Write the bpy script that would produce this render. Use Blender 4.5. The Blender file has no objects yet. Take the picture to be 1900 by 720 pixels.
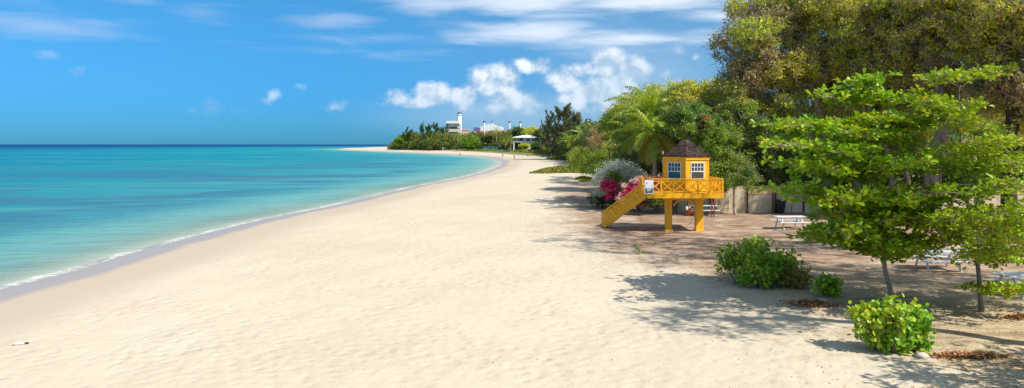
import bpy, bmesh, math, random
import numpy as np
from mathutils import Vector, Matrix

random.seed(5)
rng = np.random.default_rng(11)
R = math.radians
scene = bpy.context.scene
col = scene.collection

# ------------------------------------------------------------------ camera
F, CX, HY, CAMZ = 1350.0, 950.0, 268.0, 5.9      # focal length / horizon in photo pixels
cam_d = bpy.data.cameras.new('camera')
cam = bpy.data.objects.new('camera', cam_d)
col.objects.link(cam)
cam.location = (0, 0, CAMZ)
cam.rotation_euler = (R(90), 0, 0)
cam_d.sensor_width = 36
cam_d.lens = F / 1900 * 36
cam_d.shift_y = -92 / 1900
cam_d.clip_start = 0.1
cam_d.clip_end = 90000
scene.camera = cam


def P(px, py, d):
    return np.array([(px - CX) / F * d, d, CAMZ + (HY - py) / F * d])


def sstep(a, b, x):
    t = np.clip((x - a) / (b - a), 0, 1)
    return t * t * (3 - 2 * t)


# ------------------------------------------------------------------ terrain
def WZ(px, py, z=0.0):
    d = (CAMZ - z) * F / (py - HY)
    return ((px - CX) / F * d, d)


SHORE = [(-24, -400), (-21.5, -40), (-20.9, 10)] + [WZ(*p) for p in [
    (0, 537), (60, 522), (125, 506), (179, 490), (250, 468), (310, 452), (358, 439), (430, 421), (500, 404),
    (560, 393), (620, 381), (717, 358), (780, 344), (838, 333), (880, 324), (910, 315), (928, 307), (932, 300),
    (922, 295), (900, 291.4), (862, 289), (830, 287), (765, 284), (693, 280.7), (640, 278.6), (622, 277.2),
    (640, 275.2), (680, 274.3), (722, 273.6), (800, 272.4)]] + [(900, 4200), (4000, 9000), (60000, 30000), (60000, -400)]
SH = np.array(SHORE)


def shore_dist(x, y):
    x = np.asarray(x, float).ravel(); y = np.asarray(y, float).ravel()
    best = np.full(x.shape, 1e18); inside = np.zeros(x.shape, bool)
    n = len(SH)
    for i in range(n):
        ax, ay = SH[i]; bx, by = SH[(i + 1) % n]
        dx, dy = bx - ax, by - ay
        t = np.clip(((x - ax) * dx + (y - ay) * dy) / (dx * dx + dy * dy), 0, 1)
        best = np.minimum(best, (x - ax - t * dx) ** 2 + (y - ay - t * dy) ** 2)
        if ay != by:
            c = ((ay > y) != (by > y)) & (x < (bx - ax) * (y - ay) / (by - ay) + ax)
            inside ^= c
    s = np.sqrt(best)
    return np.where(inside, s, -s)


def height(x, y, s=None):
    x = np.asarray(x, float).ravel(); y = np.asarray(y, float).ravel()
    if s is None:
        s = shore_dist(x, y)
    z = np.where(s > 0, 0.7 * (1 - np.exp(-np.maximum(s, 0) / 6)), -4 * (1 - np.exp(np.minimum(s, 0) / 34)))
    z = z + 1.3 * sstep(15, 50, s) * sstep(150, 350, y)
    u = sstep(4, 12, s)
    z = z + u * (0.035 * np.sin(x * 0.7 + 1.3 * np.sin(y * 0.31)) * np.sin(y * 0.53 + x * 0.2)
                 + 0.015 * np.sin(x * 2.1 + y * 0.7) * np.sin(y * 1.7 - x * .5)) * (1 - sstep(80, 200, y))
    return z


def ground(px, py):
    z = 0.7
    for _ in range(12):
        x, y = WZ(px, py, z)
        z = 0.5 * z + 0.5 * float(height([x], [y])[0])
    return np.array([x, y, z])


def gz(x, y):
    return float(height([x], [y])[0])


# ------------------------------------------------------------------ node helpers
class NT:
    def __init__(self, tree):
        self.t = tree; self.n = tree.nodes; self.l = tree.links

    def new(self, kind, **kw):
        nd = self.n.new(kind)
        for k, v in kw.items():
            setattr(nd, k, v)
        return nd

    def put(self, sock, v):
        if isinstance(v, bpy.types.NodeSocket):
            self.l.new(v, sock)
        elif v is not None:
            sock.default_value = v

    def math(self, op, a, b=None, c=None, clamp=False):
        nd = self.new('ShaderNodeMath', operation=op); nd.use_clamp = clamp
        for i, v in enumerate((a, b, c)):
            if v is not None:
                self.put(nd.inputs[i], v)
        return nd.outputs[0]

    def vmath(self, op, a, b=None, scale=None):
        nd = self.new('ShaderNodeVectorMath', operation=op)
        self.put(nd.inputs[0], a)
        if b is not None:
            self.put(nd.inputs[1], b)
        if scale is not None:
            self.put(nd.inputs['Scale'], scale)
        return nd.outputs['Value'] if op in ('LENGTH', 'DISTANCE', 'DOT_PRODUCT') else nd.outputs[0]

    def noise(self, vec, scale, detail=4, rough=0.5, lac=2.0, dist=0.0):
        nd = self.new('ShaderNodeTexNoise')
        if vec is not None:
            self.put(nd.inputs['Vector'], vec)
        nd.inputs['Scale'].default_value = scale
        nd.inputs['Detail'].default_value = detail
        nd.inputs['Roughness'].default_value = rough
        nd.inputs['Lacunarity'].default_value = lac
        nd.inputs['Distortion'].default_value = dist
        return nd.outputs['Fac']

    def ramp(self, fac, stops, interp='LINEAR'):
        nd = self.new('ShaderNodeValToRGB')
        cr = nd.color_ramp; cr.interpolation = interp
        while len(cr.elements) < len(stops):
            cr.elements.new(0.5)
        for e, (p, c) in zip(cr.elements, stops):
            e.position = p
            e.color = (c[0], c[1], c[2], 1) if not isinstance(c, (int, float)) else (c, c, c, 1)
        self.put(nd.inputs['Fac'], fac)
        return nd.outputs['Color']

    def mix(self, fac, a, b, blend='MIX'):
        nd = self.new('ShaderNodeMix', data_type='RGBA', blend_type=blend)
        self.put(nd.inputs[0], fac)
        for s, v in ((nd.inputs[6], a), (nd.inputs[7], b)):
            if isinstance(v, tuple) and len(v) == 3:
                v = (*v, 1)
            self.put(s, v)
        return nd.outputs[2]

    def maprange(self, v, a, b, c=0.0, d=1.0, smooth=True):
        nd = self.new('ShaderNodeMapRange', interpolation_type='SMOOTHSTEP' if smooth else 'LINEAR')
        self.put(nd.inputs[0], v)
        for i, q in enumerate((a, b, c, d)):
            nd.inputs[i + 1].default_value = q
        return nd.outputs[0]

    def attr(self, name):
        return self.new('ShaderNodeAttribute', attribute_name=name).outputs['Fac']

    def bump(self, h, strength, dist, normal=None):
        nd = self.new('ShaderNodeBump')
        nd.inputs['Strength'].default_value = strength
        nd.inputs['Distance'].default_value = dist
        self.put(nd.inputs['Height'], h)
        if normal is not None:
            self.put(nd.inputs['Normal'], normal)
        return nd.outputs[0]


def new_mat(name):
    m = bpy.data.materials.new(name); m.use_nodes = True
    m.node_tree.nodes.clear()
    t = NT(m.node_tree)
    out = t.new('ShaderNodeOutputMaterial')
    return m, t, out


def principled(t, out, base, rough=0.6, spec=0.4, normal=None, metal=0.0):
    b = t.new('ShaderNodeBsdfPrincipled')
    if isinstance(base, tuple):
        base = (*base[:3], 1)
    t.put(b.inputs['Base Color'], base)
    t.put(b.inputs['Roughness'], rough)
    b.inputs['Specular IOR Level'].default_value = spec
    b.inputs['Metallic'].default_value = metal
    if normal is not None:
        t.put(b.inputs['Normal'], normal)
    if out is not None:
        t.l.new(b.outputs[0], out.inputs['Surface'])
    return b.outputs[0]


def objco(t):
    return t.new('ShaderNodeTexCoord').outputs['Object']


def simple_mat(name, c, rough=0.6, spec=0.35, var=0.15, scale=3.0, bump=0.2, bdist=0.01, stretch=(1, 1, 1), metal=0.0):
    m, t, out = new_mat(name)
    co = t.vmath('MULTIPLY', objco(t), stretch)
    n = t.noise(co, scale, 6, 0.6)
    dark = tuple(max(0, v * (1 - var * 1.6)) for v in c); lite = tuple(min(1, v * (1 + var)) for v in c)
    base = t.ramp(n, [(0.25, dark), (0.5, c), (0.75, lite)])
    n2 = t.noise(co, scale * 6, 5, 0.6)
    principled(t, out, base, rough, spec, t.bump(n2, bump, bdist), metal)
    return m


LEAFK = {'sea almond leaf': 1.6, 'sea almond leaf light': 1.5, 'sea grape leaf': 1.9, 'sea grape leaf browning': 1.7, 'olive canopy leaf': 2.8, 'yellow green canopy leaf': 1.6, 'dry brown canopy leaf': 2.2,
         'green tree leaf': 1.8, 'dark tree leaf': 1.4, 'far woodland leaf': 1.25, 'casuarina needles': 1.5, 'bright hedge leaf': 1.25, 'palm leaflet': 1.5, 'old palm leaflet': 0.95,
         'creeper leaf': 1.3, 'magenta bract': 1.25, 'silver leaf': 2.0}


def leaf_mat(name, cols, transl=0.35, rough=0.45, spec=0.35, patch=None, patch_scale=0.3):
    """leaf colours vary from leaf to leaf and, by species patches, over the crown"""
    m, t, out = new_mat(name)
    rnd = t.new('ShaderNodeNewGeometry').outputs['Random Per Island']
    k_ = LEAFK.get(name, 1.0)
    cols = [tuple(min(.9, v * q) for v, q in zip(cc, (k_ * (1.14 if 'canopy' in name or 'palm' in name else 1.36), k_, k_ * .9))) for cc in cols]
    if patch: patch = tuple(min(.9, v * k_) for v in patch)
    n = len(cols)
    c = t.ramp(rnd, [(i / max(1, n - 1), cc) for i, cc in enumerate(cols)])
    if patch:
        nz = t.noise(t.new('ShaderNodeNewGeometry').outputs['Position'], patch_scale, 3, 0.55)
        c = t.mix(t.maprange(nz, 0.45, 0.62), c, patch)
    p = principled(t, None, c, rough, spec)
    tr = t.new('ShaderNodeBsdfTranslucent')
    c2 = t.mix(1.0, c, (1.0, 1.0, 0.55), 'MULTIPLY')
    t.put(tr.inputs[0], c2)
    mx = t.new('ShaderNodeMixShader'); mx.inputs[0].default_value = transl
    t.l.new(p, mx.inputs[1]); t.l.new(tr.outputs[0], mx.inputs[2])
    t.l.new(mx.outputs[0], out.inputs['Surface'])
    return m


# ------------------------------------------------------------------ object helpers
def tag(o, label=None, cat=None, group=None, kind=None):
    if label: o['label'] = label
    if cat: o['category'] = cat
    if group: o['group'] = group
    if kind: o['kind'] = kind
    return o


def empty(name, loc, label, cat, group=None, rz=0.0):
    o = bpy.data.objects.new(name, None)
    o.empty_display_size = 0.2
    col.objects.link(o)
    o.location = tuple(float(v) for v in loc); o.rotation_euler = (0, 0, rz)
    return tag(o, label, cat, group)


def link_mesh(name, me, mat, parent=None, local=True, smooth=False):
    o = bpy.data.objects.new(name, me)
    if mat is not None:
        me.materials.append(mat)
    col.objects.link(o)
    if parent is not None:
        o.parent = parent
        if not local:      # vertices are in world space: undo the parent transform
            o.matrix_parent_inverse = Matrix.Translation(parent.location).inverted() if parent.rotation_euler.z == 0 else \
                (Matrix.Translation(parent.location) @ Matrix.Rotation(parent.rotation_euler.z, 4, 'Z')).inverted()
    if smooth and len(me.polygons):
        me.polygons.foreach_set('use_smooth', np.ones(len(me.polygons), bool))
    return o


def quads_mesh(name, V, Fq):
    V = np.asarray(V, np.float32).reshape(-1, 3); Fq = np.asarray(Fq, np.int32)
    me = bpy.data.meshes.new(name)
    me.vertices.add(len(V)); me.vertices.foreach_set('co', V.ravel())
    k = Fq.shape[1]
    me.loops.add(Fq.size); me.loops.foreach_set('vertex_index', Fq.ravel())
    me.polygons.add(len(Fq))
    me.polygons.foreach_set('loop_start', np.arange(0, Fq.size, k, dtype=np.int32))
    me.polygons.foreach_set('loop_total', np.full(len(Fq), k, np.int32))
    me.update(calc_edges=True)
    return me


class MB:
    """collects boxes, tubes and prisms into ONE mesh"""
    def __init__(self):
        self.v = []; self.f = []

    def add(self, vs, fs):
        o = len(self.v)
        self.v += [tuple(float(c) for c in v) for v in vs]
        self.f += [tuple(i + o for i in f) for f in fs]
        return self

    def box(self, c, s, M=None):
        hx, hy, hz = s[0] / 2, s[1] / 2, s[2] / 2
        vs = [Vector((sx * hx, sy * hy, sz * hz)) for sz in (-1, 1) for sy in (-1, 1) for sx in (-1, 1)]
        vs = [(M @ v if M else v) + Vector(c) for v in vs]
        return self.add(vs, [(0, 2, 3, 1), (4, 5, 7, 6), (0, 1, 5, 4), (2, 6, 7, 3), (0, 4, 6, 2), (1, 3, 7, 5)])

    def bar(self, a, b, w, h, up=(0, 0, 1)):
        """box beam from a to b; w across, h along up"""
        a = Vector(a); b = Vector(b); d = (b - a); L = d.length; d.normalize()
        side = d.cross(Vector(up))
        if side.length < 1e-4: side = d.cross(Vector((0, 1, 0)))
        side.normalize(); u = side.cross(d).normalized()
        M = Matrix((d, side, u)).transposed()
        return self.box((a + b) / 2, (L, w, h), M)

    def tube(self, pts, rad, k=6, cap=True):
        pts = [Vector(tuple(float(c) for c in p)) for p in pts]
        if not hasattr(rad, '__len__'): rad = [rad] * len(pts)
        vs = []; fs = []
        for i, p in enumerate(pts):
            d = (pts[min(i + 1, len(pts) - 1)] - pts[max(i - 1, 0)])
            if d.length < 1e-9: d = Vector((0, 0, 1))
            d.normalize()
            a = Vector((1, 0, 0)) if abs(d.x) < 0.8 else Vector((0, 1, 0))
            s = d.cross(a).normalized(); u = s.cross(d)
            for j in range(k):
                th = 2 * math.pi * j / k
                vs.append(p + (s * math.cos(th) + u * math.sin(th)) * rad[i])
        for i in range(len(pts) - 1):
            for j in range(k):
                fs.append((i * k + j, i * k + (j + 1) % k, (i + 1) * k + (j + 1) % k, (i + 1) * k + j))
        if cap:
            fs.append(tuple(range(k))[::-1]); fs.append(tuple((len(pts) - 1) * k + j for j in range(k)))
        return self.add(vs, fs)

    def prism(self, poly, z0, z1):
        n = len(poly)
        vs = [(x, y, z0) for x, y in poly] + [(x, y, z1) for x, y in poly]
        return self.add(vs, [tuple(range(n))[::-1], tuple(range(n, 2 * n))] +
                        [(i, (i + 1) % n, n + (i + 1) % n, n + i) for i in range(n)])

    def build(self, name, mat, parent=None, local=True, smooth=False, bevel=0.0):
        me = bpy.data.meshes.new(name)
        me.from_pydata(self.v, [], self.f); me.update()
        bm = bmesh.new(); bm.from_mesh(me)
        bmesh.ops.recalc_face_normals(bm, faces=bm.faces)
        if bevel:
            bmesh.ops.bevel(bm, geom=bm.edges[:], offset=bevel, segments=1, affect='EDGES')
        bm.to_mesh(me); bm.free()
        return link_mesh(name, me, mat, parent, local, smooth)


def tubes_mesh(name, lines, mat, parent, k=5):
    """numpy tubes from many polylines (world space)"""
    V = []; Fs = []; o = 0
    th = np.arange(k) * 2 * math.pi / k; ct, st = np.cos(th), np.sin(th)
    for pts, rad in lines:
        pts = np.asarray(pts, float); n = len(pts)
        if n < 2: continue
        rad = np.asarray(rad, float) if hasattr(rad, '__len__') else np.full(n, rad)
        d = np.gradient(pts, axis=0); d /= np.linalg.norm(d, axis=1)[:, None] + 1e-9
        a = np.where(np.abs(d[:, :1]) < 0.8, np.array([[1., 0, 0]]), np.array([[0, 1., 0]]))
        s = np.cross(d, a); s /= np.linalg.norm(s, axis=1)[:, None] + 1e-9
        u = np.cross(s, d)
        ring = pts[:, None] + (s[:, None] * ct[None, :, None] + u[:, None] * st[None, :, None]) * rad[:, None, None]
        V.append(ring.reshape(-1, 3))
        i = np.arange(n - 1)[:, None] * k; j = np.arange(k)[None]; j2 = (j + 1) % k
        Fs.append(np.stack([i + j, i + j2, i + k + j2, i + k + j], -1).reshape(-1, 4) + o)
        o += n * k
    me = quads_mesh(name, np.concatenate(V), np.concatenate(Fs))
    return link_mesh(name, me, mat, parent, local=False, smooth=True)


def unit(v):
    return v / (np.linalg.norm(v, axis=-1, keepdims=True) + 1e-9)


def curve(a, b, sag=0.0, wob=0.08, n=6, up0=0.0):
    a = np.asarray(a, float); b = np.asarray(b, float)
    t = np.linspace(0, 1, n)[:, None]
    L = np.linalg.norm(b - a)
    p = a + (b - a) * t
    p[:, 2] += (sag * L * np.sin(math.pi * t[:, 0])) + up0 * L * (t[:, 0] - t[:, 0] ** 2)
    w = rng.normal(0, wob * L, 3)
    w2 = rng.normal(0, wob * L * 0.5, 3)
    p += np.sin(math.pi * t) * w + np.sin(2 * math.pi * t) * w2
    return p


def leaves_mesh(name, pos, axis, nrm, ln, wd, shape, mat, parent, fold=0.18):
    """real leaf blades, one mesh island per leaf (world space)"""
    pos = np.asarray(pos); n = len(pos)
    axis = unit(axis); side = unit(np.cross(nrm, axis)); up = np.cross(axis, side)
    ln = np.broadcast_to(ln, (n,)).reshape(n, 1); wd = np.broadcast_to(wd, (n,)).reshape(n, 1)
    if shape == 'kite':
        prof = [(0, 0, 0), (.45, .5, fold), (1, 0, 0), (.45, -.5, fold)]
        faces = np.array([[0, 1, 2, 3]])
    elif shape == 'round':
        prof = [(0, 0, 0), (.22, .42, fold), (.78, .42, fold), (1, 0, .05), (.78, -.42, fold), (.22, -.42, fold)]
        faces = np.array([[0, 1, 2, 3], [0, 3, 4, 5]])
    else:  # obovate
        prof = [(0, 0, 0), (.42, .3, fold), (.8, .48, fold), (1, 0, -.02), (.8, -.48, fold), (.42, -.3, fold)]
        faces = np.array([[0, 1, 2, 3], [0, 3, 4, 5]])
    k = len(prof)
    V = np.empty((n, k, 3), np.float32)
    for i, (a, s, z) in enumerate(prof):
        V[:, i] = pos + axis * ln * a + side * wd * s + up * wd * z
    Fq = (np.arange(n)[:, None, None] * k + faces[None]).reshape(-1, 4)
    me = quads_mesh(name, V, Fq)
    return link_mesh(name, me, mat, parent, local=False)


def rand_dirs(n, zmin=-1.0):
    z = rng.uniform(zmin, 1, n); th = rng.uniform(0, 2 * math.pi, n); r = np.sqrt(1 - z * z)
    return np.stack([r * np.cos(th), r * np.sin(th), z], 1)


def cloud_leaves(centers, per, rad, flat=0.7, upbias=0.6, ln=(0.1, 0.18), asp=0.55):
    """positions / axes / normals of leaves in clumps round the given centres"""
    centers = np.asarray(centers, float); m = len(centers)
    idx = np.repeat(np.arange(m), per); n = len(idx)
    d = rand_dirs(n); r = rng.uniform(0, 1, n) ** 0.45
    rr = np.asarray(rad) if hasattr(rad, '__len__') else np.full(m, rad)
    off = d * (r * rr[idx])[:, None]; off[:, 2] *= flat
    pos = centers[idx] + off
    nrm = unit(rand_dirs(n) + np.array([0, 0, upbias]) + d * 0.5)
    axis = unit(np.cross(nrm, rand_dirs(n)) + d * 0.25)
    L = rng.uniform(ln[0], ln[1], n)
    return pos, axis, nrm, L, L * asp


# ------------------------------------------------------------------ materials
M = {}
M['bark'] = simple_mat('bark grey brown', (0.27, 0.215, 0.165), 0.9, 0.1, 0.4, 3, 0.8, 0.03, (1, 1, .35))
M['bark_pale'] = simple_mat('bark pale', (0.42, 0.33, 0.24), 0.85, 0.15, 0.35, 5, 0.6, 0.02, (1, 1, .5))
M['bark_dark'] = simple_mat('bark dark', (0.07, 0.05, 0.035), 0.9, 0.1, 0.4, 5, 0.6, 0.02)
M['twig'] = simple_mat('dry twig', (0.36, 0.29, 0.23), 0.9, 0.1, 0.3, 4, 0.3, 0.01)
M['orange'] = None
M['almond'] = leaf_mat('sea almond leaf', [(0.06, 0.20, 0.008), (0.13, 0.29, 0.010), (0.21, 0.38, 0.014), (0.08, 0.22, 0.01), (0.30, 0.42, 0.02), (0.10, 0.25, 0.01), (0.42, 0.38, 0.03)],
                       0.38, 0.38, 0.45, (0.20, 0.33, 0.015), 0.45)
M['almond2'] = leaf_mat('sea almond leaf light', [(0.10, 0.25, 0.01), (0.16, 0.32, 0.014), (0.24, 0.40, 0.02), (0.13, 0.28, 0.012), (0.36, 0.36, 0.03)],
                        0.40, 0.4, 0.4, (0.27, 0.38, 0.02), 0.5)
M['grape'] = leaf_mat('sea grape leaf', [(0.08, 0.19, 0.012), (0.14, 0.29, 0.015), (0.24, 0.37, 0.02), (0.10, 0.22, 0.012), (0.33, 0.36, 0.03)],
                      0.3, 0.42, 0.4, (0.11, 0.24, 0.015), 1.2)
M['grape_dry'] = leaf_mat('sea grape leaf browning', [(0.13, 0.19, 0.02), (0.24, 0.22, 0.05), (0.17, 0.12, 0.05), (0.11, 0.2, 0.02)], 0.25)
M['olive'] = leaf_mat('olive canopy leaf', [(0.12, 0.16, 0.02), (0.19, 0.23, 0.028), (0.27, 0.30, 0.035), (0.16, 0.15, 0.03), (0.24, 0.22, 0.05)],
                      0.34, 0.55, 0.25, (0.20, 0.23, 0.022), 0.25)
M['lime'] = leaf_mat('yellow green canopy leaf', [(0.20, 0.25, 0.015), (0.33, 0.36, 0.022), (0.42, 0.40, 0.03), (0.26, 0.30, 0.02)],
                     0.4, 0.5, 0.3, (0.25, 0.25, 0.02), 0.35)
M['brown_leaf'] = leaf_mat('dry brown canopy leaf', [(0.20, 0.16, 0.08), (0.28, 0.22, 0.12), (0.17, 0.17, 0.05), (0.23, 0.17, 0.10)],
                           0.25, 0.6, 0.2, (0.18, 0.19, 0.05), 0.3)
M['green'] = leaf_mat('green tree leaf', [(0.05, 0.14, 0.012), (0.09, 0.21, 0.015), (0.14, 0.28, 0.02), (0.07, 0.17, 0.015), (0.20, 0.32, 0.03)],
                      0.3, 0.45, 0.35, (0.05, 0.14, 0.012), 0.5)
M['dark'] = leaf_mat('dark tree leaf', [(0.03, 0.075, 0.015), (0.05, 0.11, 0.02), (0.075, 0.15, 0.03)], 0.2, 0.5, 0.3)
M['far'] = leaf_mat('far woodland leaf', [(0.07, 0.14, 0.025), (0.11, 0.19, 0.035), (0.17, 0.25, 0.05), (0.13, 0.16, 0.04), (0.06, 0.12, 0.03)],
                    0.2, 0.6, 0.2, (0.075, 0.13, 0.045), 0.05)
M['casuarina'] = leaf_mat('casuarina needles', [(0.055, 0.095, 0.045), (0.085, 0.125, 0.06), (0.12, 0.15, 0.085)], 0.2, 0.6, 0.2)
M['hedge'] = leaf_mat('bright hedge leaf', [(0.10, 0.23, 0.012), (0.18, 0.33, 0.015), (0.27, 0.42, 0.02), (0.12, 0.25, 0.015)],
                      0.35, 0.45, 0.3, (0.22, 0.30, 0.03), 0.4)
M['silver'] = leaf_mat('silver leaf', [(0.38, 0.44, 0.33), (0.52, 0.58, 0.46), (0.66, 0.70, 0.60), (0.42, 0.47, 0.33)], 0.2, 0.6, 0.3)
M['magenta'] = leaf_mat('magenta bract', [(0.55, 0.012, 0.22), (0.72, 0.02, 0.33), (0.42, 0.01, 0.13), (0.80, 0.06, 0.42)], 0.4, 0.6, 0.2)
M['pink'] = leaf_mat('pale pink bract', [(0.85, 0.62, 0.66), (0.85, 0.75, 0.76), (0.8, 0.35, 0.5), (0.85, 0.8, 0.8)], 0.35, 0.6, 0.2)
M['redflower'] = leaf_mat('red flower', [(0.6, 0.03, 0.03), (0.7, 0.1, 0.12), (0.6, 0.2, 0.2)], 0.3, 0.6, 0.2)
M['rust'] = leaf_mat('rusty leaf', [(0.3, 0.09, 0.03), (0.38, 0.14, 0.05), (0.22, 0.1, 0.04)], 0.3, 0.6, 0.2)
M['palm'] = leaf_mat('palm leaflet', [(0.10, 0.19, 0.015), (0.16, 0.26, 0.02), (0.24, 0.32, 0.025)], 0.35, 0.35, 0.5)
M['palm_dry'] = leaf_mat('old palm leaflet', [(0.30, 0.29, 0.03), (0.40, 0.34, 0.05), (0.26, 0.27, 0.03)], 0.35, 0.4, 0.4)
M['rachis'] = simple_mat('palm rachis', (0.30, 0.30, 0.06), 0.5, 0.3, 0.2)
M['creeper'] = leaf_mat('creeper leaf', [(0.10, 0.15, 0.02), (0.16, 0.21, 0.03), (0.22, 0.25, 0.04)], 0.25, 0.6, 0.2, (0.17, 0.2, 0.04), 0.3)
M['litter'] = leaf_mat('dead leaves', [(0.20, 0.12, 0.055), (0.32, 0.21, 0.10), (0.46, 0.34, 0.18), (0.12, 0.07, 0.035)], 0.15, 0.7, 0.2)
M['white'] = simple_mat('white paint', (0.72, 0.73, 0.74), 0.5, 0.4, 0.1, 4, 0.15, 0.004)
M['concrete'] = None


def mat_orange():
    m, t, out = new_mat('orange painted timber')
    co = objco(t)
    n = t.noise(co, 2.2, 6, 0.65)
    grain = t.noise(t.vmath('MULTIPLY', co, (1.5, 8, 8)), 4, 5, 0.6)
    base = t.ramp(n, [(0.2, (0.74, 0.35, 0.008)), (0.5, (0.86, 0.43, 0.010)), (0.8, (0.90, 0.49, 0.02))])
    stk = t.noise(t.vmath('MULTIPLY', co, (5, 5, .6)), 2.0, 6, 0.65)
    base = t.mix(t.math('MULTIPLY', t.maprange(stk, 0.50, 0.64), 0.32), base, (0.50, 0.21, 0.02))
    base = t.mix(t.math('MULTIPLY', t.maprange(stk, 0.45, 0.3), 0.30), base, (0.88, 0.52, 0.12))
    chips = t.noise(co, 14, 5, 0.7)
    base = t.mix(t.maprange(chips, 0.64, 0.70), base, (0.55, 0.30, 0.08))
    h = t.math('ADD', grain, t.math('MULTIPLY', n, 0.5))
    principled(t, out, base, t.maprange(n, 0.2, 0.8, 0.42, 0.62), 0.35, t.bump(h, 0.25, 0.008))
    return m


M['orange'] = mat_orange()


def mat_concrete():
    m, t, out = new_mat('weathered concrete wall')
    co = objco(t)
    n = t.noise(co, 0.8, 8, 0.65); n2 = t.noise(co, 9, 6, 0.7)
    st = t.noise(t.vmath('MULTIPLY', co, (3, 3, 0.35)), 1.3, 6, 0.6)
    base = t.ramp(n, [(0.3, (0.50, 0.40, 0.26)), (0.55, (0.64, 0.53, 0.36)), (0.75, (0.70, 0.60, 0.43))])
    base = t.mix(t.math('MULTIPLY', t.maprange(st, 0.5, 0.72), 0.7), base, (0.22, 0.17, 0.12))
    principled(t, out, base, 0.9, 0.15, t.bump(n2, 0.5, 0.02))
    return m


M['concrete'] = mat_concrete()
M['band'] = simple_mat('tan rendered band', (0.64, 0.47, 0.24), 0.85, 0.15, 0.12, 1.5, 0.2, 0.01)
M['post'] = simple_mat('dark rusty post', (0.10, 0.055, 0.04), 0.8, 0.2, 0.3)
M['steel'] = simple_mat('pale steel', (0.55, 0.58, 0.62), 0.5, 0.4, 0.15)
M['black'] = simple_mat('black plastic', (0.02, 0.02, 0.022), 0.45, 0.4, 0.3)


def mat_shingle():
    m, t, out = new_mat('brown roof shingles')
    co = objco(t)
    br = t.new('ShaderNodeTexVoronoi'); br.feature = 'F1'
    t.put(br.inputs['Vector'], t.vmath('MULTIPLY', co, (5.5, 5.5, 7)))
    br.inputs['Scale'].default_value = 1.0
    base = t.ramp(br.outputs['Color'], [(0.1, (0.022, 0.013, 0.011)), (0.5, (0.055, 0.030, 0.023)), (0.9, (0.12, 0.065, 0.048))])
    n = t.noise(co, 1.6, 5, 0.6)
    base = t.mix(t.maprange(n, 0.5, 0.7), base, (0.085, 0.072, 0.066))


    sx = t.new('ShaderNodeSeparateXYZ'); t.put(sx.inputs[0], co)
    course = t.math('FRACT', t.math('MULTIPLY', sx.outputs[2], 6.5))
    h = t.math('ADD', course, t.math('MULTIPLY', br.outputs['Distance'], -0.4))
    principled(t, out, base, 0.85, 0.2, t.bump(h, 0.9, 0.05))
    return m


M['shingle'] = mat_shingle()


def mat_glass():
    m, t, out = new_mat('window glass')
    tr = t.new('ShaderNodeBsdfTransparent'); tr.inputs[0].default_value = (0.55, 0.62, 0.66, 1)
    gl = t.new('ShaderNodeBsdfGlossy'); gl.inputs[0].default_value = (0.9, 0.9, 0.9, 1); gl.inputs['Roughness'].default_value = 0.03
    fr = t.new('ShaderNodeFresnel'); fr.inputs[0].default_value = 1.6
    mx = t.new('ShaderNodeMixShader')
    t.l.new(t.math('ADD', fr.outputs[0], 0.06), mx.inputs[0]); t.l.new(tr.outputs[0], mx.inputs[1]); t.l.new(gl.outputs[0], mx.inputs[2])
    t.l.new(mx.outputs[0], out.inputs['Surface'])
    return m


M['glass'] = mat_glass()


# ------------------------------------------------------------------ ground and water sheets (rings that widen with distance)
def ring_sheet(name, radii, angs, zfun, extra):
    A, Rr = np.meshgrid(angs, radii)
    x = (Rr * np.sin(A)).ravel(); y = (Rr * np.cos(A)).ravel()
    s = shore_dist(x, y)
    z = zfun(x, y, s)
    na, nr = len(angs), len(radii)
    i = np.arange(nr - 1)[:, None] * na; j = np.arange(na)[None]; j2 = (j + 1) % na
    Fq = np.stack([i + j, i + j2, i + na + j2, i + na + j], -1).reshape(-1, 4)[:, ::-1]
    V = np.stack([x, y, z], 1)
    me = quads_mesh(name, V, Fq)
    for k, v in extra(x, y, s).items():
        a = me.attributes.new(k, 'FLOAT', 'POINT'); a.data.foreach_set('value', v.astype(np.float32))
    me.polygons.foreach_set('use_smooth', np.ones(len(me.polygons), bool))
    return me


angs = np.concatenate([np.linspace(-math.pi, R(-60), 40, endpoint=False), np.linspace(R(-60), R(60), 620, endpoint=False),
                       np.linspace(R(60), math.pi, 40, endpoint=False)])
rad_land = np.concatenate([[0.05], np.geomspace(1.5, 12, 30, endpoint=False), np.geomspace(12, 400, 420, endpoint=False),
                           np.geomspace(400, 1500, 110, endpoint=False), np.geomspace(1500, 40000, 40)])

SOIL = np.array([(9.8, -20), (9.9, 12), (9.8, 15.5), (9.3, 19), (9.0, 22), (8.6, 25.8), (6.4, 30.3), (4.7, 36.6), (3.6, 42), (3.4, 46),
                 (4.2, 56), (5.2, 75), (7.2, 91), (12, 118), (14, 150), (17, 200), (14, 300), (-10, 420), (-40, 520), (-110, 680), (-160, 1000), (-160, 5000)])


def land_extra(x, y, s):
    edge = np.interp(y, SOIL[:, 1], SOIL[:, 0])
    return {'shore': s, 'soil': x - edge, 'range': y}


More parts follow.
